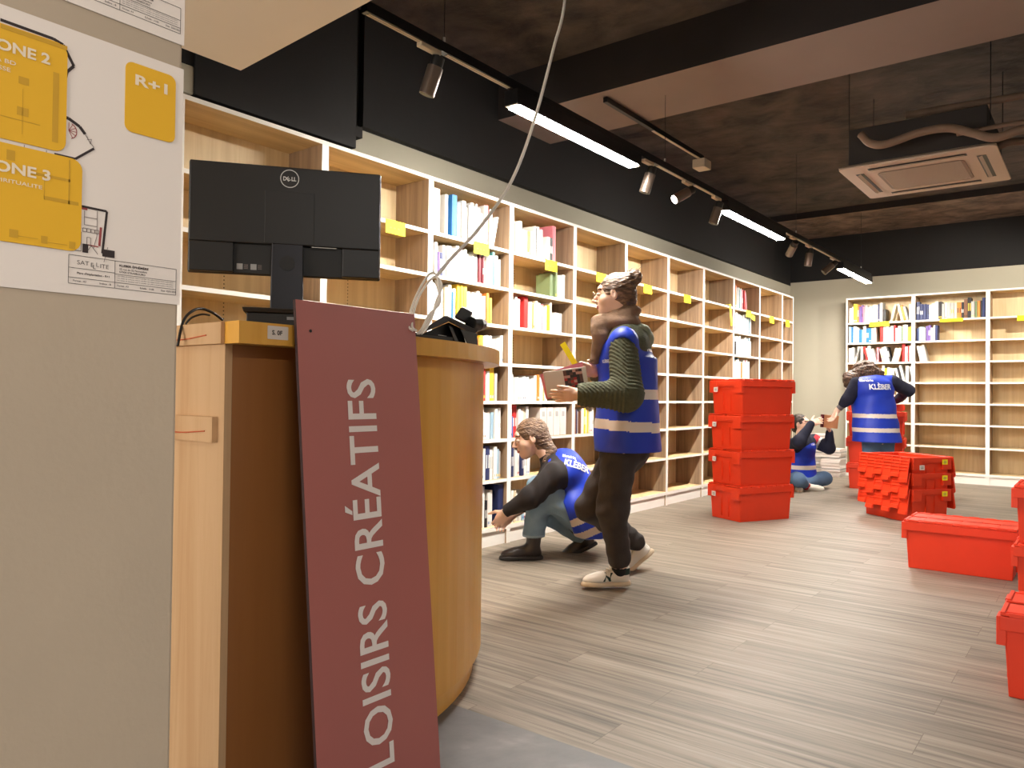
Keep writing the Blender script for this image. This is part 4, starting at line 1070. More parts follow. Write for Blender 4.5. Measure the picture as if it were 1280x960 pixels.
def skin(name, mats, parent, jobs, colour=None, smooth=True):
    """jobs: list of (fn, lo, hi, cell size, [boxes to leave out])"""
    VS, FS, k = [], [], 0
    for fn, lo, hi, h, skip in jobs:
        v, f = nets(fn, lo, hi, h)
        if len(f) and skip:
            c = v[f].mean(1); keep = np.ones(len(f), bool)
            for a, b in skip: keep &= ~((c > np.array(a)) & (c < np.array(b))).all(1)
            f = f[keep]
        VS.append(v); FS.append(f+k); k += len(v)
    v = np.concatenate(VS); f = np.concatenate(FS)
    used = np.zeros(len(v), bool); used[f.ravel()] = True; mp = np.cumsum(used)-1; v = v[used]; f = mp[f]
    me = bpy.data.meshes.new(name); M = wm(parent); off_ = np.array(M.translation)
    me.from_pydata((v-off_).tolist(), [], f.tolist())
    for q in (mats if isinstance(mats, (list,tuple)) else [mats]): me.materials.append(q)
    if colour is not None: me.polygons.foreach_set('material_index', np.asarray(colour(v[f].mean(1)), dtype=np.int32))
    me.polygons.foreach_set('use_smooth', [smooth]*len(f)); me.update()
    o = bpy.data.objects.new(name, me); COL.objects.link(o); o.parent = parent; WM[o.name] = M
    return o
def bbox(pts, r):
    a = np.array([list(p) for p in pts]); return a.min(0)-r, a.max(0)+r
def frame(fwd, up):
    f = Vector(fwd).normalized(); u = Vector(up); u = (u-f*u.dot(f)).normalized(); r = f.cross(u); return r, f, u   # r = the person's right
IR = Vector((_r0.x, _r0.y, 0)); ID = Vector((_f.x, _f.y, 0)).normalized(); UP = Vector((0,0,1))    # right, away, up
def hand(w, d, n, side, curl=(.5,.55,.6,.65), spread=.05, s=1.0, thumb=(.55,.7,.35)):
    """w wrist, d toward the fingers, n the way the palm faces, side = unit vector toward the thumb"""
    d = Vector(d).normalized(); n = Vector(n); n = (n-d*n.dot(d)).normalized(); t = d.cross(n)
    if t.dot(Vector(side)) < 0: t = -t
    w = Vector(w); parts = []
    palm = su(.012*s, ell(w+d*.048*s, (d, t, n), (.052*s, .041*s, .0165*s)), rc(w-d*.02*s, w+d*.03*s, .026*s, .024*s), rc(w+d*.03*s+t*.02*s+n*.006*s, w+d*.07*s+t*.028*s, .014*s, .011*s))
    parts.append(palm)
    for i, (o_, L) in enumerate(((.029,.074),(.0095,.082),(-.010,.076),(-.029,.060))):
        b = w+d*(.088-.004*abs(i-1))*s+t*o_*s; a = 0; p = b; dd = (d+t*spread*(1.5-i)).normalized(); ch = []
        for j, (fr_, r0, r1) in enumerate(((.45,.0092,.0085),(.30,.0085,.0078),(.25,.0078,.0065))):
            a += curl[i]*(.8 if j == 0 else 1)
            q = p+(dd*math.cos(a)+n*math.sin(a))*L*fr_*s; ch.append(rc(p, q, r0*s, r1*s)); p = q
        parts.append(su(.003, rc(w+d*.05*s+t*o_*.8*s, b, .011*s, .0095*s), *ch))
    tb = w+d*.022*s+t*.026*s+n*.006*s; td = (d*thumb[0]+t*thumb[1]+n*thumb[2]).normalized()
    q1 = tb+td*.042*s; td2 = (td+d*.35-t*.15).normalized(); q2 = q1+td2*.032*s; q3 = q2+td2*.024*s
    parts.append(su(.004, rc(tb, q1, .0155*s, .0115*s), rc(q1, q2, .0108*s, .0095*s), rc(q2, q3, .0095*s, .0078*s)))
    f = parts[0]
    return su(.006*s, *parts), (w+d*.07*s, .15*s)
def head(c, fwd, up, s=1.0, male=0):
    r, f, u = frame(fwd, up); c = Vector(c)
    def L(x, y, z): return c+(r*x+f*y+u*z)*s
    def E(x, y, z, a, b, c_): return ell(L(x,y,z), (r, f, u), (a*s, b*s, c_*s))
    def C(a, b, ra, rb): return rc(L(*a), L(*b), ra*s, rb*s)
    g = su(.03*s, E(0,-.012,.028,.074,.094,.092), E(0,.030,-.035,.055,.060,.066), C((0,.052,-.080),(0,.060,-.084),.026+.003*male,.024))
    g = su(.014*s, g, C((.036,.048,-.018),(-.036,.048,-.018),.028,.028), E(0,.074,.045,.05,.014,.016))
    for sx in (-1, 1): g = ssub(g, E(sx*.032,.098,.016,.019,.016,.013), .012*s)
    g = su(.008*s, g, C((0,.086,.018),(0,.112,-.016),.0075,.0098), C((.0095,.099,-.022),(-.0095,.099,-.022),.0072,.0072))
    g = su(.006*s, g, E(0,.090,-.046,.023,.009,.0055), E(0,.089,-.0565,.019,.010,.0065))
    g = ssub(g, C((.018,.099,-.0505),(-.018,.099,-.0505),.0018,.0018), .003*s)
    for sx in (-1, 1):
        e = ssub(ell(L(sx*.076,-.004,.006), (r, (f-u*.15).normalized(), (u+f*.15).normalized()), (.0085*s,.0175*s,.031*s)), E(sx*.085,-.001,.008,.006,.010,.019), .004*s)
        g = su(.006*s, g, e)
        g = su(.004*s, g, E(sx*.031,.080,.014,.0145,.0125,.0095))
    return g, L, (r, f, u)
def face_colour(L, frm, s, c, lid=0):
    """0 skin, 1 lips, 2 brows, 3 iris dark, 4 eye white"""
    r, f, u = [np.array(x) for x in frm]; c = np.array(c)
    def fn(P):
        q = P-c; x = np.abs(q@r)/s; y = (q@f)/s; z = (q@u)/s; o = np.zeros(len(P), int)
        o[(x < .0215) & (y > .07) & (z > -.064) & (z < -.041) & ((x/.0225)**2+((z+.052)/.0115)**2 < 1)] = 1
        o[(y > .06) & (x > .014) & (x < .047) & (np.abs(z-(.036+.004*np.sin((x-.014)*80))) < .0032)] = 2
        ee = ((x-.031)/.0125)**2+((z-.013)/.0052)**2 < 1
        o[(y > .06) & ee] = 4; o[(y > .06) & ee & (((x-.031)/.0058)**2+((z-.013)/.006)**2 < 1)] = 3
        return o
    return fn
SKIN = mat('skin', (236, 194, 170), .5, var=.03, scale=20); SKIN.node_tree.nodes['Principled BSDF'].inputs['Subsurface Weight'].default_value = .08
SKIN.node_tree.nodes['Principled BSDF'].inputs['Subsurface Radius'].default_value = (.02, .008, .004)
LIP = mat('lips', (186, 104, 94), .45); BROW = mat('brow', (84, 58, 42), .8); IRIS = mat('iris', (40, 30, 26), .3); EYEW = mat('eye_white', (226, 218, 210), .3)
SK = [SKIN, LIP, BROW, IRIS, EYEW]
def hairmat(name, a, b, c_, sc=55, stretch=(1,1,.3)):
    return ramp_noise(name, (a, b, c_), sc, .5, .6, sc*1.4, (.3,.5,.7), stretch, 6)
H1 = hairmat('hair_light_brown', (58,40,30), (98,72,52), (146,114,86), 45, (.5,.5,1.6)); H2 = hairmat('hair_brown', (60,42,30), (104,78,58), (146,116,90), 50, (.6,.6,1.6))
H3 = hairmat('hair_dark', (34,24,20), (52,38,30), (80,60,48), 50); H4 = hairmat('hair_curly_brown', (36,22,14), (76,52,36), (136,100,72), 60, (1,1,1))
VEST = mat('royal_blue_vest_cloth', (8, 50, 178), .55, var=.06, scale=6, bump=.15, bscale=25)
VPIPE = mat('vest_grey_piping', (150, 156, 170), .5); REFL = mat('reflective_band', (222, 208, 196), .4)
KNIT = mat('olive_knit', (74, 76, 56), .9, var=.15, scale=60, bump=.3, bscale=120)
SCARF = mat('brown_scarf', (122, 96, 76), .9, var=.15, scale=30, bump=.3, bscale=80); HOOD = mat('sage_collar', (128, 134, 112), .9, var=.06, scale=20)
BJEAN = mat('washed_black_denim', (52, 46, 44), .85, var=.16, scale=14, bump=.2, bscale=160)
JEAN = mat('light_blue_denim', (112, 138, 160), .85, var=.14, scale=12, bump=.2, bscale=160)
JEAN2 = mat('mid_blue_denim', (84, 110, 140), .85, var=.12, scale=12, bump=.2, bscale=160)
BLKC = mat('black_cotton', (34, 28, 28), .9, var=.15, scale=20); NAVY = mat('navy_knit', (20, 22, 44), .9, var=.15, scale=30, bump=.2)
LEATH = mat('black_leather', (34, 26, 24), .35, var=.1, scale=20); SOLE = mat('dark_rubber', (30, 26, 25), .6)
SNK = mat('white_sneaker_leather', (228, 222, 210), .5); SNKS = mat('sneaker_sole', (206, 186, 158), .6); BLKS = mat('black_sock', (22, 20, 22), .9)
REDS = mat('red_sock', (176, 30, 40), .9); METAL = mat('glasses_wire', (120, 100, 80), .3, .8)
def decal(name, lines, target, origin, ex, ey, shoot, m, parent):
    """lettering pressed on to the cloth: each vertex is shot on to the vest"""
    me = target.data; M = WM[target.name]
    bv = BVHTree.FromPolygons([M @ v.co for v in me.vertices], [tuple(p.vertices) for p in me.polygons])
    mb = MB(); d = Vector(shoot).normalized()
    for body, x, y, wd_, ht in lines:
        vs, fs = text_mesh(body, wd_, ht, .035)
        # split long faces so that the letters bend with the cloth
        out = []
        for X, Y in vs:
            p = Vector(origin)+Vector(ex)*(x+X)+Vector(ey)*(y+Y); h = bv.ray_cast(p-d*.3, d)
            out.append((h[0]-d*.0035) if h[0] is not None else p)
        mb.add(out, fs)
    return mb.build(name, m, parent)
def laces(): pass
def shoe(prefix, parent, ankle, toe_dir, up, L, mats, boot=False, sole_th=.03, Wd=.048):
    """a shoe under the ankle: sole and upper as two parts; toe_dir along the foot, up = sole normal"""
    d = Vector(toe_dir).normalized(); u = Vector(up); u = (u-d*u.dot(d)).normalized(); s_ = d.cross(u); a = Vector(ankle)
    heel = a-d*.055-u*.085; toe = heel+d*L
    def Q(x, z): return heel+d*x+u*z
    lo, hi = bbox([heel, toe, a+u*.14], .1)
    base = su(.03, ell(Q(L*.24,.008),(d,s_,u),(L*.25,Wd*.80,.04)), ell(Q(L*.70,.008),(d,s_,u),(L*.32,Wd,.04)))
    sole = inter(base, plane(Q(0,sole_th), u), plane(Q(0,.0), -u))
    up_ = su(.03, ell(Q(L*.25,.035),(d,s_,u),(L*.22,Wd*.72,.055)), ell(Q(L*.70,.028),(d,s_,u),(L*.285,Wd*.9,.040)), rc(Q(L*.32,.06), Q(L*.62,.045), .036, .030))
    if boot: up_ = su(.02, up_, rc(Q(L*.24,.06), a+u*.10, .045, .050))
    else: up_ = su(.015, up_, rc(Q(L*.2,.05), a+u*.005-d*.01, .040, .038))
    up_ = inter(up_, plane(Q(0,sole_th-.004), -u))
    if boot: up_ = inter(up_, plane(a+u*.095, u))
    else: up_ = inter(up_, plane(a+u*.012, u+d*.2))
    o1 = skin(prefix+'_upper', mats[0], parent, [(up_, lo, hi, .0045, [])])
    o2 = skin('sole', mats[1], o1, [(sole, lo, hi, .0045, [])])
    return o1, Q, (d, s_, u)
import time as _t
T0 = _t.time()

# ---------------------------------------------------------------- woman standing with a bun
pA = empty('person', 'woman with a hair bun in a blue vest, walking with books in her hands', 'person', (-2.15, 3.6, 0), 0, 'shop helpers in blue vests')
fwd = (-IR+ID*.22).normalized(); lft = UP.cross(fwd).normalized()          # her left side faces the camera
ZA = 4.12
def a3(px, py, dz=0): return at(px, py, ZA+dz)
hc = a3(768, 371, 0); hg, L, fr = head(hc, fwd-UP*.05, UP+fwd*.02, 1.0)
neck = su(.03, rc(a3(773,388), a3(781,412), .052, .058))
shL, shR = a3(779,431,-.165), a3(792,426,.17)
chest = a3(784,440,.02); waist = a3(783,505,.02); pelv = a3(781,552,.02)
elL, wrL = a3(783,494,-.25), a3(723,493,-.235)
elR, wrR = a3(768,490,.25), a3(745,466,.10)
hipL, hipR = a3(776,560,-.08), a3(784,560,.11)
knL, anL = a3(766,636,-.02), a3(774,706,.02)
knR, anR = a3(738,634,.20), a3(796,680,.50)
torso = su(.08, ell(chest, (lft, fwd, UP), (.175,.115,.17)), ell(waist, (lft, fwd, UP), (.15,.115,.15)), ell(pelv, (lft, fwd, UP), (.17,.125,.12)), rc(shL, shR, .055, .055))
legs = su(.04, rc(hipL, knL, .095, .062), rc(knL, anL, .06, .045), rc(hipR, knR, .095, .062), rc(knR, anR, .06, .045))
armL = su(.02, rc(shL, elL, .05, .042), rc(elL, wrL, .042, .028)); armR = su(.02, rc(shR, elR, .05, .042), rc(elR, wrR, .042, .028))
dh = (a3(697,494,-.234)-wrL).normalized()
hL, (hLc, hLr) = hand(wrL, dh-UP*.05, ID+UP*.25, UP, (.12,.16,.2,.24), .05, .86, (.85,.42,.05))
dh2 = (a3(722,458,.06)-wrR).normalized()
hR, (hRc, hRr) = hand(wrR, dh2, -UP*.3-ID, UP, (.45,.5,.6,.7), .05, .95, (.7,.5,.5))
body = su(.03, hg, neck, torso, legs, armL, armR)
allb = su(.012, body, hL, hR)
hlo, hhi = Vector(hc)-Vector((.14,.14,.15)), Vector(hc)+Vector((.14,.14,.15))
lo, hi = bbox([hc, shL, shR, elL, elR, wrL, wrR, anL, anR, pelv], .17)
b1 = (hLc-Vector((.12,)*3), hLc+Vector((.12,)*3)); b2 = (hRc-Vector((.11,)*3), hRc+Vector((.11,)*3))
skin('body', SK, pA, [(allb, lo, hi, .011, [(hlo,hhi), b1, b2]), (allb, hlo, hhi, .0038, []), (allb, *b1, .0032, []), (allb, *b2, .0032, [b1])], face_colour(L, fr, 1.0, hc))
# hair: cap swept back, messy bun on top of the back of the head
r_, f_, u_ = fr
cap = su(.03, ell(L(0,-.020,.036), fr, (.083,.098,.094)), ell(L(0,-.075,-.02), fr, (.055,.045,.06)))
face_keep = un(inter(plane(L(0,.045,0), -(f_*1.0+u_*-.75)), plane(L(0,0,.082), u_)), inter(plane(L(0,.012,0), -f_), plane(L(0,0,-.002), u_)))
cap = ssub(cap, face_keep, .01)
bun = wob(ell(L(0,-.105,.098), fr, (.040,.046,.044)), .006, 90, 3)
hairf = wob(su(.02, cap, bun, rc(L(0,-.07,.08), L(0,-.10,.09), .035, .03)), .0035, 130, 1)
skin('hair', H1, pA, [(hairf, Vector(hc)-Vector((.17,.17,.17)), Vector(hc)+Vector((.17,.17,.19)), .004, [])])
wisps = MB()
rng = random.Random(3)
for k in range(16):
    p = L(rng.uniform(-.03,.03), -.10+rng.uniform(-.03,.03), .12); q = p+u_*rng.uniform(.01,.03)+f_*rng.uniform(-.04,.02)+r_*rng.uniform(-.02,.02)
    wisps.tube([p, (p+q)/2+u_*.006, q], [.0014,.001,.0004], 4)
wisps.build('stray_hair', H1, pA)
gl = MB()
for sx in (-1, 1):
    cc = L(sx*.032,.108,.010); gl.tube([cc+(r_*math.cos(a)*.023+u_*math.sin(a)*.021) for a in [2*math.pi*i/20 for i in range(21)]], .0012, 6)
    gl.tube([L(sx*.055,.106,.014), L(sx*.072,.06,.014), L(sx*.079,-.0,.012)], .0011, 6)
gl.tube([L(.010,.110,.012), L(0,.113,.014), L(-.010,.110,.012)], .0011, 6)
gl.build('glasses', METAL, pA)
# clothes
swt = wob(su(.05, off(torso, .012)), .004, 26, 5)
skin('sweater', KNIT, pA, [(inter(swt, plane(a3(783,555), -UP), plane(a3(783,404), UP)), *bbox([shL, shR, pelv, chest], .2), .009, [])])
slL = su(.03, rc(shL-UP*.01, elL, .074, .084), rc(elL, wrL+(wrL-elL)*-.02, .084, .050), rc(wrL-(wrL-elL).normalized()*.05, wrL-(wrL-elL).normalized()*.0, .053, .046))
slL = wob(slL, .005, 22, 6); 
slR = su(.03, rc(shR, elR, .085, .078), rc(elR, wrR, .075, .045))
def armribs(fn, a, b, c_):
    a, b, c_ = V3(a), V3(b), V3(c_)
    def f(P):
        d = fn(P); h1 = np.clip(((P-a)@(b-a))/((b-a)@(b-a)), 0, 1); h2 = np.clip(((P-b)@(c_-b))/((c_-b)@(c_-b)), 0, 1)
        L_ = h1*np.linalg.norm(b-a)+h2*np.linalg.norm(c_-b)
        return d+.0032*np.sin(L_*2*math.pi/.021)
    return f
slo, shi = bbox([shL, elL, wrL], .12)
capL = plane(wrL+(wrL-elL).normalized()*.005, (wrL-elL)); capR = plane(wrR, (wrR-elR))
skin('sleeve', KNIT, pA, [(inter(armribs(slL, shL, elL, wrL), capL), slo, shi, .0055, [])])
slo, shi = bbox([shR, elR, wrR], .12)
skin('sleeve', KNIT, pA, [(inter(armribs(slR, shR, elR, wrR), capR), slo, shi, .007, [])])
vt = wob(su(.05, ecap(a3(784,575,.02), a3(781,450,.02), lft, fwd, (.240,.186), (.200,.152)), ell(a3(781,446,.02),(lft,fwd,UP),(.19,.145,.13)), rc(shL+UP*.012-lft*.012, shR+UP*.012+lft*.02, .084, .084)), .010, 19, 8)
hem = a3(783,563,.02)
vax = (UP+fwd*.03).normalized()
armhole = un(ell(shL+lft*.085+fwd*.0-UP*.075, (lft,fwd,UP), (.105,.088,.112)), ell(shR-lft*.07-UP*.045, (lft,fwd,UP), (.105,.085,.112)))
vneck = ell(a3(765,408,.0)+fwd*.05, (lft,fwd,UP), (.07,.12,.075))
vestf = cut(inter(vt, plane(hem, -UP), plane(a3(783,407), UP)), armhole, vneck)
def bands(levels, p0, axis, hw):
    p0 = np.array(p0); axis = np.array(axis)
    def fn(P):
        t = (P-p0)@axis; o = np.zeros(len(P), int)
        for l_ in levels: o[np.abs(t-l_) < hw] = 1
        return o
    return fn
vlo, vhi = bbox([shL, shR, hem, a3(783,407)], .22)
VM = [VEST, REFL, VPIPE]
s1 = (a3(783,531)-hem).z; s2 = (a3(783,491)-hem).z
vA = skin('vest', VM, pA, [(vestf, vlo, vhi, .0065, [])], bands((s1, s2), hem+fwd*.0, UP-fwd*.06+lft*.0, .026))
vn = (-fwd).normalized(); vx = (lft*-1 if False else -lft)
vxr = vn.cross(UP)*-1
decal('vest_lettering', [('KL\u00c8BER', -.105, 0, .21, .05), ('librairie', -.105, .068, .10, .022)], vA, a3(784,440,.02), -lft if (-lft).dot(UP.cross(-fwd)) > 0 else lft, UP, fwd, mat('white_print', (226,226,232), .6), pA)
# small chest print on the left front side
decal('chest_lettering', [('KL\u00c8BER', -.05, 0, .075, .016)], vA, a3(783,455,.02)+lft*.13, -fwd if False else UP.cross(lft+fwd*.9).normalized(), UP, -(lft*.55+fwd).normalized(), mat('white_print', (226,226,232), .6), pA)
# scarf and collar
sc_ = wob(su(.03, ell(a3(776,404,.0),(lft,fwd,UP),(.110,.110,.060)), ell(a3(780,393,.0),(lft,(fwd-UP*.3).normalized(),(UP+fwd*.3).normalized()),(.088,.092,.045)), ell(a3(752,410,.0),(lft,fwd,UP),(.090,.062,.080)), rc(a3(752,420,-.05), a3(744,448,-.02), .045, .03)), .007, 38, 9)
slo, shi = bbox([a3(778,404), a3(744,455)], .17)
skin('scarf', SCARF, pA, [(sc_, slo, shi, .006, [])])
hood = wob(su(.02, ell(a3(791,413,.02),(lft,(fwd+UP*.2).normalized(),UP),(.115,.085,.045)), ell(a3(806,424,.05),(lft,fwd,UP),(.11,.05,.06))), .004, 40, 4)
slo, shi = bbox([a3(795,415)], .19)
skin('collar', HOOD, pA, [(hood, slo, shi, .006, [])])
# trousers
tr = wob(su(.035, ell(pelv+UP*-.02, (lft,fwd,UP), (.165,.142,.13)), rc(hipL, knL, .100, .084), rc(knL, anL+UP*.03, .080, .062), rc(hipR, knR, .120, .082), rc(knR, anR+UP*.0+(knR-anR).normalized()*.02, .074, .058)), .010, 38, 11)
tr = inter(tr, plane(anL+UP*-.012, -UP)); slo, shi = bbox([pelv+UP*.08, knR, knL, hipL, hipR, anL, anR], .16)
trR = plane(anR+(knR-anR).normalized()*.03, (anR-knR))

skin('trousers', BJEAN, pA, [(tr, slo, shi, .0075, [])])
skA = skin('sock', BLKS, pA, [(rc(anL+UP*.06, anL-UP*.03, .043, .042), *bbox([anL], .1), .005, [])])
skin('sock', BLKS, pA, [(rc(anR+(knR-anR).normalized()*.04, anR-(knR-anR).normalized()*.03, .042, .042), *bbox([anR], .1), .006, [])])
def sneaker(ankle, d, u, L_=.27):
    o1, Q, (d, s_, u) = shoe('shoe', pA, ankle, d, u, L_, [SNK, SNKS], False, .028, .047)
    # laces, dark heel tab and the letter on the outer side
    mb = MB()
    for k in range(5):
        x = L_*(.42+k*.055); z = .094-k*.009
        mb.tube([Q(x,z)+s_*.028, Q(x+.006,z+.008), Q(x,z)-s_*.028], .0028, 6)
    mb.build('laces', SNK, o1)
    return o1, Q, (d, s_, u)
footL = (-IR*1.0+ID*-.12).normalized()
o1, Q, (d_, s_, u_s) = sneaker(a3(776,712,.03), footL, UP)
hl = inter(rc(Q(.005,.055), Q(.03,.078), .046, .046), off(su(.015, ell(Q(.27*.25,.035),(d_,s_,u_s),(.27*.22,.047*.72,.055)), rc(Q(.27*.2,.05), a3(776,712,.03)+u_s*.005-d_*.01, .040, .038)), .002), plane(Q(0,.062), -u_s), plane(Q(0,.098), u_s))
skin('heel_tab', mat('dark_green_suede', (34,52,46), .9), o1, [(hl, *bbox([Q(.02,.06)], .12), .004, [])])
nb = MB(); sd = s_ if s_.dot(ID) < 0 else -s_
tN, fN = text_mesh('N', .044, .042, .05)
meN = o1.data; bvN = BVHTree.FromPolygons([WM[o1.name] @ v.co for v in meN.vertices], [tuple(p.vertices) for p in meN.polygons])
ot_ = []
for sc_n, oo in ((1, 0),):
    for X, Y in tN:
        p = Q(.27*.60-X*1.0, .034+Y)+(-d_*Y*.25)
        h_ = bvN.ray_cast(p+sd*.2, -sd); ot_.append((h_[0]+sd*.002) if h_[0] else p+sd*.05)
nb.add(ot_, fN); nb.build('side_letter', mat('dark_green_suede', (34,52,46), .9), o1)
up2 = (UP*.62+IR*.75).normalized(); 
sneaker(anR-UP*.012+IR*.01, (-IR*.72-UP*.62).normalized(), (UP*.72-IR*.62).normalized())

# what she holds: a white boxed book on her left palm, a thin one behind it, a yellow card
bk = empty('held_book', 'white boxed book with a dark red picture held by the standing woman', 'book', tuple(a3(706,490,-.12)))
def quad(z, *p): return [at(x, y, ZA+z) for x, y in p]
mb = MB(); A0, B0, C0_, D0 = quad(-.19, (685,497),(737,490),(732,458),(679,465)); nb_ = (B0-A0).cross(D0-A0).normalized()
if nb_.dot(ID) < 0: nb_ = -nb_
mb.hexa([A0, B0, B0+nb_*.045, A0+nb_*.045], [D0, C0_, C0_+nb_*.045, D0+nb_*.045]); mb.build('slipcase', PAPER, bk, bevel=.002)
mb = MB(); e1 = (B0-A0); e2 = (D0-A0)
def onb(u, v, w): return A0+e1*u+e2*v-nb_*w
cols = [mat('cover_dark', (44,34,34), .5), mat('cover_red', (160,40,36), .5), mat('cover_rose', (196,150,140), .5), mat('cover_brown', (96,60,50), .5)]
rng = random.Random(2)
for i in range(6):
    for j in range(7):
        u0, v0 = .46+i*.075, .24+j*.1; mb.add([onb(u0,v0,.0008), onb(u0+.075,v0,.0008), onb(u0+.075,v0+.1,.0008), onb(u0,v0+.1,.0008)], [(0,1,2,3)], rng.choice([0,0,1,2,3,1] if j < 4 else [0,2,3,0]))
mb.build('cover_picture', cols, bk)
mb = MB(); E0, F0, G0, K0 = quad(-.1, (683,499),(733,493),(728,452),(675,468)); 
mb.hexa([E0, F0, F0+nb_*.02, E0+nb_*.02], [K0, G0, G0+nb_*.02, K0+nb_*.02]); tag(mb.build('held_book', BM['p'], None, loc=tuple(E0)), 'thin pink-edged book behind the white one in the hands of the standing woman', 'book')
mb = MB(); E0, F0, G0, K0 = quad(.03, (716,457),(722,454),(706,427),(700,431)); nn = (F0-E0).cross(K0-E0).normalized()
mb.hexa([E0, F0, F0+nn*.006, E0+nn*.006], [K0, G0, G0+nn*.006, K0+nn*.006]); tag(mb.build('yellow_card', YEL, None, loc=tuple(E0)), 'narrow yellow card raised in the far hand of the standing woman', 'card')

# ---------------------------------------------------------------- woman crouching at the lowest shelf
pB = empty('person', 'woman crouching in jeans, black boots and blue vest, reaching to the lowest shelf', 'person', (-2.85, 4.1, 0), 0, 'shop helpers in blue vests')
ZB = 4.95
def b3(px, py, dz=0): return at(px, py, ZB+dz)
fB = (-IR*1.0-ID*.12-UP*.28).normalized(); uB = (UP-IR*.32).normalized()
hcB = b3(663, 549, 0); hg, L, fr = head(hcB, fB, uB, 1.06)
axB = (b3(700,577)-b3(735,648)).normalized(); latB = ID                                    # torso axis, far side direction
fwB = latB.cross(axB).normalized(); fwB = fwB if fwB.dot(-IR) > 0 else -fwB
shN, shF = b3(694,594,-.17), b3(690,588,.17)
elN, wrN = b3(663,622,-.20), b3(632,640,-.12)
elF, wrF = b3(668,625,.16), b3(640,644,.05)
pelB = b3(736,646,.02); hiN, hiF = b3(736,650,-.08), b3(738,650,.12)
knN, akN = b3(676,611,-.12), b3(667,668,-.10)
knF, akF = b3(684,640,.24), b3(729,672,.16)
chB = b3(704,592,0); waB = b3(722,620,0)
torso = su(.07, ell(chB,(latB,fwB,axB),(.17,.11,.14)), ell(waB,(latB,fwB,axB),(.15,.11,.14)), ell(pelB,(latB,fwB,axB),(.17,.14,.13)), rc(shN, shF, .055, .055))
legs = su(.03, rc(hiN, knN, .10, .064), rc(knN, akN, .06, .045), rc(hiF, knF, .10, .064), rc(knF, akF, .06, .045))
arms = su(.015, rc(shN, elN, .046, .04), rc(elN, wrN, .04, .027)); armsF = su(.015, rc(shF, elF, .046, .04), rc(elF, wrF, .04, .027))
hN, (hNc, _) = hand(wrN, -IR*.45-UP*.75+ID*.25, -IR*.2-UP*.3+ID, -IR, (.45,.5,.55,.6), .05, .95)
hF, (hFc, _) = hand(wrF, -IR*.7-UP*.6, -UP*.5-ID, -IR, (.4,.45,.5,.55), .05, .92)
neck = rc(b3(678,560), b3(692,583), .050, .056)
allb = su(.012, su(.03, hg, neck, torso, legs, arms, armsF), hN, hF)
lo, hi = bbox([hcB, shN, shF, wrN, wrF, akN, akF, pelB], .17)
hb = (Vector(hcB)-Vector((.14,)*3), Vector(hcB)+Vector((.14,)*3)); b1 = (hNc-Vector((.1,)*3), hNc+Vector((.1,)*3)); b2 = (hFc-Vector((.1,)*3), hFc+Vector((.1,)*3))
skin('body', SK, pB, [(allb, lo, hi, .012, [hb, b1, b2]), (allb, *hb, .004, []), (allb, *b1, .0035, []), (allb, *b2, .0035, [b1])], face_colour(L, fr, 1.06, hcB))
r_, f_, u_ = fr
cap = su(.03, ell(L(0,-.022,.036), fr, (.089,.107,.098)), ell(L(0,-.06,-.035), fr, (.068,.068,.076)))
cap = ssub(cap, un(inter(plane(L(0,.050,0), -(f_-u_*.55)), plane(L(0,0,.075), u_)), inter(plane(L(0,.010,0), -(f_)), plane(L(0,0,-.004), u_))), .012)
tail = su(.03, rc(L(0,-.08,-.05), L(-.03,-.10,-.10), .042, .034), rc(L(-.03,-.10,-.10), L(-.05,-.05,-.15), .034, .022))
skin('hair', H2, pB, [(wob(su(.025, cap, tail), .003, 140, 2), Vector(hcB)-Vector((.19,)*3), Vector(hcB)+Vector((.19,)*3), .0042, [])])
slN = wob(su(.03, rc(shN, elN, .078, .068), rc(elN, wrN, .062, .040)), .010, 42, 3); slF = wob(su(.03, rc(shF, elF, .075, .066), rc(elF, wrF, .06, .04)), .010, 42, 4)
shirt = su(.03, off(torso, .012), slN, slF, rc(b3(686,572), b3(694,585), .062, .075))
slo, shi = bbox([shN, shF, wrN, wrF, pelB], .16)
skin('sweater', BLKC, pB, [(inter(shirt, plane(wrN, wrN-elN)), slo, shi, .0075, [])])
vt = wob(su(.06, ell(b3(708,590,.0),(latB,fwB,axB),(.195,.135,.16)), ell(b3(726,622,.0),(latB,fwB,axB),(.195,.145,.18)), ell(b3(736,648,.0),(latB,fwB,axB),(.21,.155,.15)), rc(shN+ID*.04, shF-ID*.04, .07, .07)), .008, 22, 8)
# the skirt of the vest hangs down behind, over the thighs
vt = wob(su(.04, vt, rc(b3(741,648,-.08), b3(716,634,-.11), .150, .128), rc(b3(741,648,.12), b3(722,638,.12), .148, .12)), .007, 26, 3)
vestf = cut(inter(vt, plane(b3(690,590), fwB+axB*.2) if False else plane(b3(676,575), axB*.7+fwB*.7)), ell(shN-latB*.03+fwB*.07-axB*.04,(latB,fwB,axB),(.16,.10,.14)), inter(plane(b3(703,625,-.1), IR+UP*.35), plane(b3(700,600,0), UP)), ell(shF+latB*.05+fwB*.05,(latB,fwB,axB),(.12,.10,.12)), plane(b3(740,668), UP))
vlo, vhi = bbox([b3(690,560), b3(745,665), shN, shF], .22)
def bandB(P):
    t = (P-np.array(b3(735,648)))@np.array(axB); o = np.zeros(len(P), int)
    o[np.abs(t-.055) < .024] = 1; o[np.abs(t+.045) < .026] = 1; return o
vB = skin('vest', VM, pB, [(vestf, vlo, vhi, .007, [])], bandB)
decal('vest_lettering', [('KL\u00c8BER', -.0, 0, .17, .045), ('librairie', -.02, .058, .085, .02)], vB, b3(704,583,-.12), (IR*.96-UP*.22).normalized(), (UP*.96+IR*.22).normalized(), (ID*1.0-UP*.25), mat('white_print', (226,226,232), .6), pB)
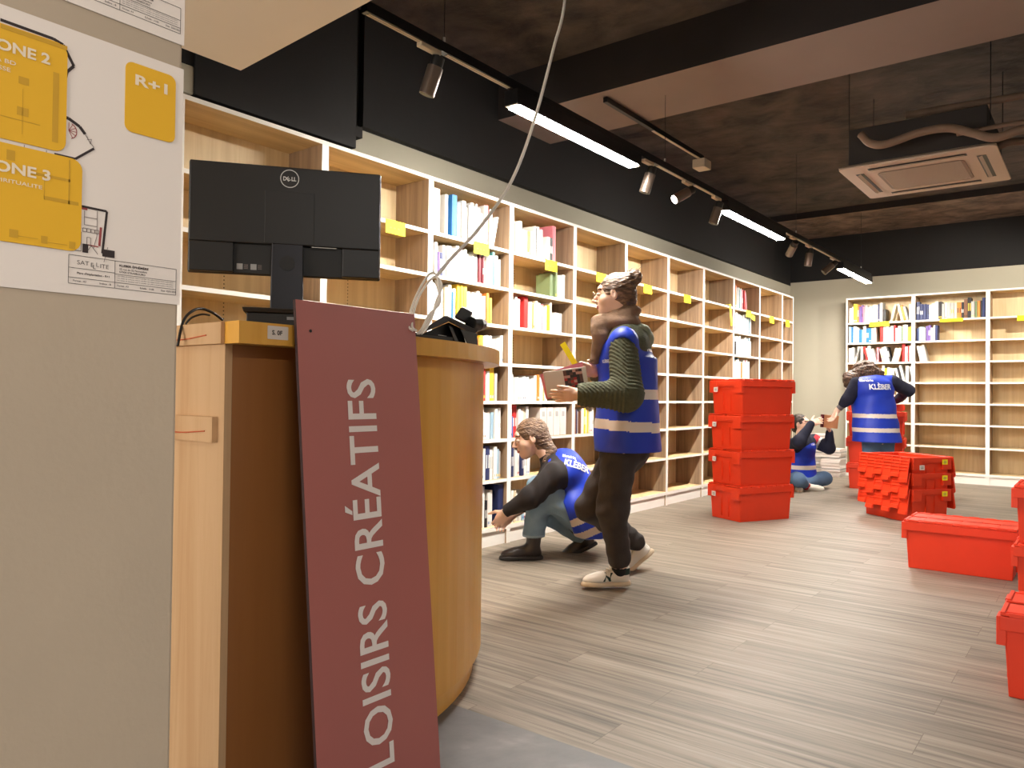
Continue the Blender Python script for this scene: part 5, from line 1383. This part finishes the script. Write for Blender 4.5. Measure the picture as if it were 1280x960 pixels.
tr = wob(su(.035, ell(pelB,(latB,fwB,axB),(.18,.15,.14)), rc(hiN, knN, .118, .085), rc(knN, akN-UP*.005, .080, .068), rc(hiF, knF, .115, .08), rc(knF, akF+(knF-akF).normalized()*.03, .078, .06)), .010, 40, 12)
slo, shi = bbox([pelB, knN, knF, akN, akF], .17)
skin('jeans', [JEAN, mat('denim_hem', (140,162,180), .85)], pB, [(cut(tr, inter(plane(b3(667,671,-.1), UP), ell(akN, (IR,ID,UP), (.13,.13,.13)))), slo, shi, .0075, [])], lambda P: ((P[:,2] < (b3(667,671,-.1).z+.018)) & (((P-np.array(akN))@np.array(IR)) < .09)).astype(int))
BT = [LEATH, SOLE]
o1, Q, _ = shoe('boot', pB, b3(668,682,-.10), -IR*1.0-ID*.1, UP, .275, BT, True, .026, .05)
o1, Q, _ = shoe('boot', pB, akF+UP*.01+IR*.01, (-IR*.86-UP*.42), (UP*.86-IR*.42), .265, BT, True, .026, .05)

# ---------------------------------------------------------------- person sitting cross-legged behind the crate stack
pC = empty('person', 'person with glasses sitting cross-legged on the floor, passing a book up', 'person', (-2.75, 9.1, 0), 0, 'shop helpers in blue vests')
ZC = 8.85
def c3(px, py, dz=0): return at(px, py, ZC+dz)
fC = (IR*.75-ID*.65+UP*.05).normalized()
hcC = c3(1001,531,0); hg, L, fr = head(hcC, fC, UP+IR*-.05, 1.02, 1)
latC = UP.cross(fC).normalized()                                  # their left
pelC = c3(1003,598,.05); chC = c3(1003,560,.02); waC = c3(1004,580,.03)
sL, sR = c3(1017,551,.10), c3(992,556,-.12)
if False: pass
eL_, wL_ = c3(1036,560,.02), c3(1037,541,-.02)
eR_, wR_ = c3(999,552,-.30), c3(1014,530,-.24)
tL_, tR_ = c3(1008,600,.06), c3(996,600,-.06)
kL_, kR_ = c3(1031,598,.05), c3(998,600,-.38)
aL_, aR_ = c3(998,606,-.20), c3(1007,607,-.26)
torso = su(.06, ell(chC,(latC,fC,UP),(.17,.11,.17)), ell(waC,(latC,fC,UP),(.15,.11,.14)), ell(pelC,(latC,fC,UP),(.17,.13,.10)), rc(sL, sR, .055, .055))
legs = su(.03, rc(tL_, kL_, .09, .06), rc(kL_, aL_, .055, .04), rc(tR_, kR_, .09, .06), rc(kR_, aR_, .055, .04))
arms = su(.015, rc(sL, eL_, .045, .04), rc(eL_, wL_, .038, .027), ); armsF = su(.015, rc(sR, eR_, .045, .04), rc(eR_, wR_, .038, .027))
h1_, (h1c, _) = hand(wL_, UP*.9-IR*.2, -IR, -ID, (.3,.35,.4,.45), .06, 1.0); h2_, (h2c, _) = hand(wR_, IR*.85+UP*.35, ID*.8-UP*.4, UP, (.25,.3,.35,.4), .06, 1.0)
neck = rc(c3(1001,540), c3(1002,553), .052, .056)
allb = su(.014, su(.03, hg, neck, torso, legs, arms, armsF), h1_, h2_)
lo, hi = bbox([hcC, sL, sR, wL_, wR_, kL_, kR_, pelC], .17)
hb = (Vector(hcC)-Vector((.14,)*3), Vector(hcC)+Vector((.14,)*3)); b1 = (h1c-Vector((.11,)*3), h1c+Vector((.11,)*3)); b2 = (h2c-Vector((.11,)*3), h2c+Vector((.11,)*3))
skin('body', SK, pC, [(allb, lo, hi, .014, [hb, b1, b2]), (allb, *hb, .0048, []), (allb, *b1, .0048, []), (allb, *b2, .0048, [b1])], face_colour(L, fr, 1.02, hcC))
r_, f_, u_ = fr
cap = ssub(su(.03, ell(L(0,-.018,.036), fr, (.081,.096,.090)), ell(L(0,-.06,-.03), fr, (.06,.05,.06))), un(inter(plane(L(0,.045,0), -(f_-u_*.6)), plane(L(0,0,.075), u_)), inter(plane(L(0,.010,0), -f_), plane(L(0,0,-.004), u_))), .012)
skin('hair', H3, pC, [(wob(cap, .003, 120, 2), Vector(hcC)-Vector((.15,)*3), Vector(hcC)+Vector((.15,)*3), .005, [])])
gl = MB()
for sx in (-1, 1):
    cc = L(sx*.032,.108,.010); gl.tube([cc+(r_*math.cos(a)*.023+u_*math.sin(a)*.021) for a in [2*math.pi*i/16 for i in range(17)]], .0016, 5)
    gl.tube([L(sx*.055,.106,.014), L(sx*.072,.06,.014), L(sx*.079,-.0,.012)], .0013, 5)
gl.tube([L(.010,.110,.012), L(0,.113,.014), L(-.010,.110,.012)], .0013, 5)
gl.build('glasses', BLK, pC)
shirt = wob(su(.03, off(torso, .012), rc(sL, eL_, .078, .072), rc(eL_, wL_, .068, .042), rc(sR, eR_, .078, .072), rc(eR_, wR_, .068, .042)), .005, 30, 3)
slo, shi = bbox([sL, sR, wL_, wR_, eL_, eR_, pelC], .16)
def bandC(P):
    t = P[:,2]; x = (P-np.array(sL))@np.array((eL_-sL).normalized()); lat = np.linalg.norm(P-np.array(sL)-x[:,None]*np.array((eL_-sL).normalized()), axis=1)
    o = np.zeros(len(P), int); k = (lat < .1) & (x > -.01); o[k & (x < .05)] = 1; o[k & (x > .05) & (x < .075)] = 2; return o
skin('sweater', [NAVY, mat('red_shoulder_stripe', (190,50,60), .9), mat('white_shoulder_stripe', (220,220,220), .9)], pC, [(shirt, slo, shi, .0095, [])], bandC)
vt = wob(su(.05, ecap(c3(1004,603,.03), c3(1003,560,.02), latC, fC, (.195,.150), (.185,.130)), ell(c3(1003,560,.02),(latC,fC,UP),(.18,.13,.12)), rc(sL+latC*-.04, sR+latC*.04, .068, .068)), .005, 24, 4)
vestf = cut(inter(vt, plane(c3(1004,598), -UP)), ell(sL+latC*.05-UP*.02,(latC,fC,UP),(.10,.075,.11)), ell(sR-latC*.05-UP*.02,(latC,fC,UP),(.10,.075,.11)), ell(c3(1001,548)+fC*.08,(latC,fC,UP),(.05,.1,.05)))
vlo, vhi = bbox([c3(1002,545), c3(1004,600), sL, sR], .2)
vC = skin('vest', VM, pC, [(vestf, vlo, vhi, .0095, [])], bands((0,), c3(1004,583.5,0), UP, .022))
decal('chest_lettering', [('KL\u00c8BER', -.0, 0, .09, .02)], vC, c3(1006,557,-.05), UP.cross(fC)*1.0, UP, -fC, mat('white_print', (226,226,232), .6), pC)
tr = wob(su(.035, ell(pelC,(latC,fC,UP),(.18,.14,.10)), rc(tL_, kL_, .10, .078), rc(kL_, aL_+(kL_-aL_).normalized()*.10, .075, .058), rc(tR_, kR_, .10, .078), rc(kR_, aR_+(kR_-aR_).normalized()*.06, .075, .058)), .005, 34, 12)
slo, shi = bbox([pelC, kL_, kR_, aL_, aR_], .15)
skin('jeans', JEAN2, pC, [(inter(tr, plane((0,0,.004), -UP)), slo, shi, .0095, [])])
skin('sock', REDS, pC, [(rc(kR_+(aR_-kR_)*.6, aR_+(aR_-kR_).normalized()*.05, .046, .044), *bbox([aR_, kR_], .1), .006, [])])
fdir = (c3(1031,608,-.26)-aR_).normalized()
o1, Q, _ = shoe('shoe', pC, aR_+fdir*.03+UP*.0, fdir, (-ID*.75+UP*.65), .26, [SNK, SNKS], False, .025, .046)
o1, Q, _ = shoe('shoe', pC, aL_+UP*.02, (IR*-.3-ID), UP, .26, [SNK, SNKS], False, .025, .046)

# ---------------------------------------------------------------- woman with curly hair, seen from behind
pD = empty('person', 'woman with curly hair in a blue vest seen from behind, reaching down for a book', 'person', (-2.0, 8.75, 0), 0, 'shop helpers in blue vests')
ZD = 8.35
def d3(px, py, dz=0): return at(px, py, ZD+dz)
fD = (ID+IR*.12).normalized(); latD = UP.cross(fD).normalized()        # her left = picture left
axD = (UP+fD*.30-IR*.03).normalized(); fwD = axD.cross(latD)*-1; fwD = fwD if fwD.dot(fD) > 0 else -fwD
hcD = d3(1081,466,.22); hg, L, fr = head(hcD, (fD*.7-IR*.55-UP*.45), UP+fD*.4-IR*.3, 1.0)
sLd, sRd = d3(1071,480,.10), d3(1114,477,.12)
chD = d3(1093,492,.06); waD = d3(1095,525,-.02); peD = d3(1097,545,-.05)
eLd, wLd = d3(1059,500,.10), d3(1046,514,.16)
eRd, wRd = d3(1135,488,.20), d3(1121,500,.42)
htL, htR = d3(1089,548,-.04), d3(1107,548,-.04); kD1, kD2 = d3(1088,585,-.03), d3(1106,585,-.03)
fl = d3(1088,617,.0); aD1 = Vector((fl.x, fl.y, .09)); fl2 = d3(1106,617,.0); aD2 = Vector((fl2.x, fl2.y, .09))
torso = su(.06, ell(chD,(latD,fwD,axD),(.18,.11,.17)), ell(waD,(latD,fwD,axD),(.15,.11,.15)), ell(peD,(latD,fwD,axD),(.17,.13,.11)), rc(sLd, sRd, .055, .055))
legs = su(.03, rc(htL, kD1, .088, .06), rc(kD1, aD1, .055, .042), rc(htR, kD2, .088, .06), rc(kD2, aD2, .055, .042))
arms = su(.015, rc(sLd, eLd, .045, .038), rc(eLd, wLd, .036, .026)); armsF = su(.015, rc(sRd, eRd, .045, .038), rc(eRd, wRd, .036, .026))
h1_, (h1c, _) = hand(wLd, -IR*.45-UP*.85-ID*.0, -ID*.1-UP*.3-IR*.6, -ID, (.35,.4,.4,.45), .08, 1.0); h2_, (h2c, _) = hand(wRd, -IR*.5+UP*.1+ID*.4, ID, UP, (.4,)*4, .05, .95)
neck = rc(L(0,-.02,-.07), d3(1093,478,.10), .05, .056)
allb = su(.014, su(.03, hg, neck, torso, legs, arms, armsF), h1_, h2_)
lo, hi = bbox([hcD, sLd, sRd, wLd, wRd, aD1, aD2, peD, eRd], .17)
hb = (Vector(hcD)-Vector((.14,)*3), Vector(hcD)+Vector((.14,)*3)); b1 = (h1c-Vector((.11,)*3), h1c+Vector((.11,)*3))
skin('body', SK, pD, [(allb, lo, hi, .014, [hb, b1]), (allb, *hb, .0055, []), (allb, *b1, .0045, [])], face_colour(L, fr, 1.0, hcD))
hr = su(.05, ell(hcD+UP*.02-fD*.02,(latD,fwD,UP),(.135,.13,.125)), ell(d3(1068,472,.20),(latD,fwD,UP),(.10,.10,.09)), ell(d3(1061,476,.20),(latD,fwD,UP),(.06,.08,.09)), ell(d3(1096,467,.18),(latD,fwD,UP),(.07,.10,.06)))
skin('curly_hair', H4, pD, [(wob(wob(hr, .014, 48, 2), .007, 120, 5), Vector(hcD)-Vector((.33,.33,.3)), Vector(hcD)+Vector((.33,.33,.26)), .0065, [])])
shirt = wob(su(.03, off(torso, .004), rc(sLd, eLd, .078, .066), rc(eLd, eLd+(wLd-eLd)*.35, .064, .05), rc(sRd, eRd, .078, .068), rc(eRd, wRd, .064, .045)), .006, 30, 3)
slo, shi = bbox([sLd, sRd, eLd, wLd, eRd, wRd, peD], .16)
skin('sweater', NAVY, pD, [(inter(shirt, plane(eLd+(wLd-eLd)*.62, wLd-eLd)), slo, shi, .0095, [])])
skin('cuff', mat('grey_cuff', (96,92,96), .9), pD, [(inter(rc(eLd+(wLd-eLd)*.3, eLd+(wLd-eLd)*.95, .040, .034), plane(eLd+(wLd-eLd)*.8, wLd-eLd)), *bbox([eLd, wLd], .08), .006, [])])
vt = wob(su(.06, ecap(d3(1097,560,-.05), d3(1093,488,.05), latD, fwD, (.25,.222), (.21,.195)), ell(d3(1093,486,.05),(latD,fwD,axD),(.20,.14,.13)), rc(sLd-latD*.03, sRd+latD*.03, .072, .072)), .012, 18, 4)
vestf = cut(inter(vt, plane(d3(1096,552), -UP)), ell(sLd+latD*.085-UP*.03,(latD,fwD,axD),(.10,.09,.12)), ell(sRd-latD*.085-UP*.03,(latD,fwD,axD),(.10,.09,.12)))
vlo, vhi = bbox([d3(1093,470), d3(1097,552), sLd, sRd], .24)
vD = skin('vest', VM, pD, [(vestf, vlo, vhi, .009, [])], bands(((d3(1096,537)-d3(1096,552)).z, (d3(1096,520)-d3(1096,552)).z), d3(1096,552), UP, .022))
decal('vest_lettering', [('KL\u00c8BER', -.02, 0, .235, .058), ('librairie', -.09, .085, .12, .026)], vD, d3(1092,486.5,-.12), IR, UP, ID, mat('white_print', (226,226,232), .6), pD)
tr = wob(su(.03, ell(peD,(latD,fwD,axD),(.17,.135,.11)), rc(htL, kD1, .098, .075), rc(kD1, aD1+UP*.02, .075, .065), rc(htR, kD2, .098, .075), rc(kD2, aD2+UP*.02, .075, .065)), .005, 34, 12)
slo, shi = bbox([peD, aD1, aD2], .15)
skin('jeans', JEAN2, pD, [(tr, slo, shi, .0095, [])])
for a_d in (aD1, aD2): shoe('shoe', pD, a_d+UP*.0, fD, UP, .26, [SNK, SNKS], False, .025, .046)
# the kraft-coloured book that passes between the two
hb_ = MB(); q0 = [at(x, y, 8.72) for x, y in ((1027,534),(1047,536),(1049,520),(1028,518))]; nn = (q0[1]-q0[0]).cross(q0[3]-q0[0]).normalized(); nn = nn if nn.dot(ID) > 0 else -nn
bk2 = empty('held_book', 'brown kraft-coloured book passed between the sitting person and the curly-haired woman', 'book', tuple(q0[0]))
KR = mat('kraft_cover', (206, 140, 96), .6)
hb_.hexa([q0[0], q0[1], q0[1]+nn*.035, q0[0]+nn*.035], [q0[3], q0[2], q0[2]+nn*.035, q0[3]+nn*.035]); hb_.build('cover', KR, bk2, bevel=.002)
hb_ = MB(); hb_.hexa([q0[0]-nn*.0006+(q0[0]-q0[1])*.01, q0[0]+(q0[1]-q0[0])*.12-nn*.0006, q0[0]+(q0[1]-q0[0])*.12+nn*.0355, q0[0]+nn*.0355+(q0[0]-q0[1])*.01], [q0[3]-nn*.0006+(q0[0]-q0[1])*.01, q0[3]+(q0[2]-q0[3])*.12-nn*.0006, q0[3]+(q0[2]-q0[3])*.12+nn*.0355, q0[3]+nn*.0355+(q0[0]-q0[1])*.01]); hb_.build('spine', BM['d'], bk2)
print('people', round(_t.time()-T0, 1), 's')
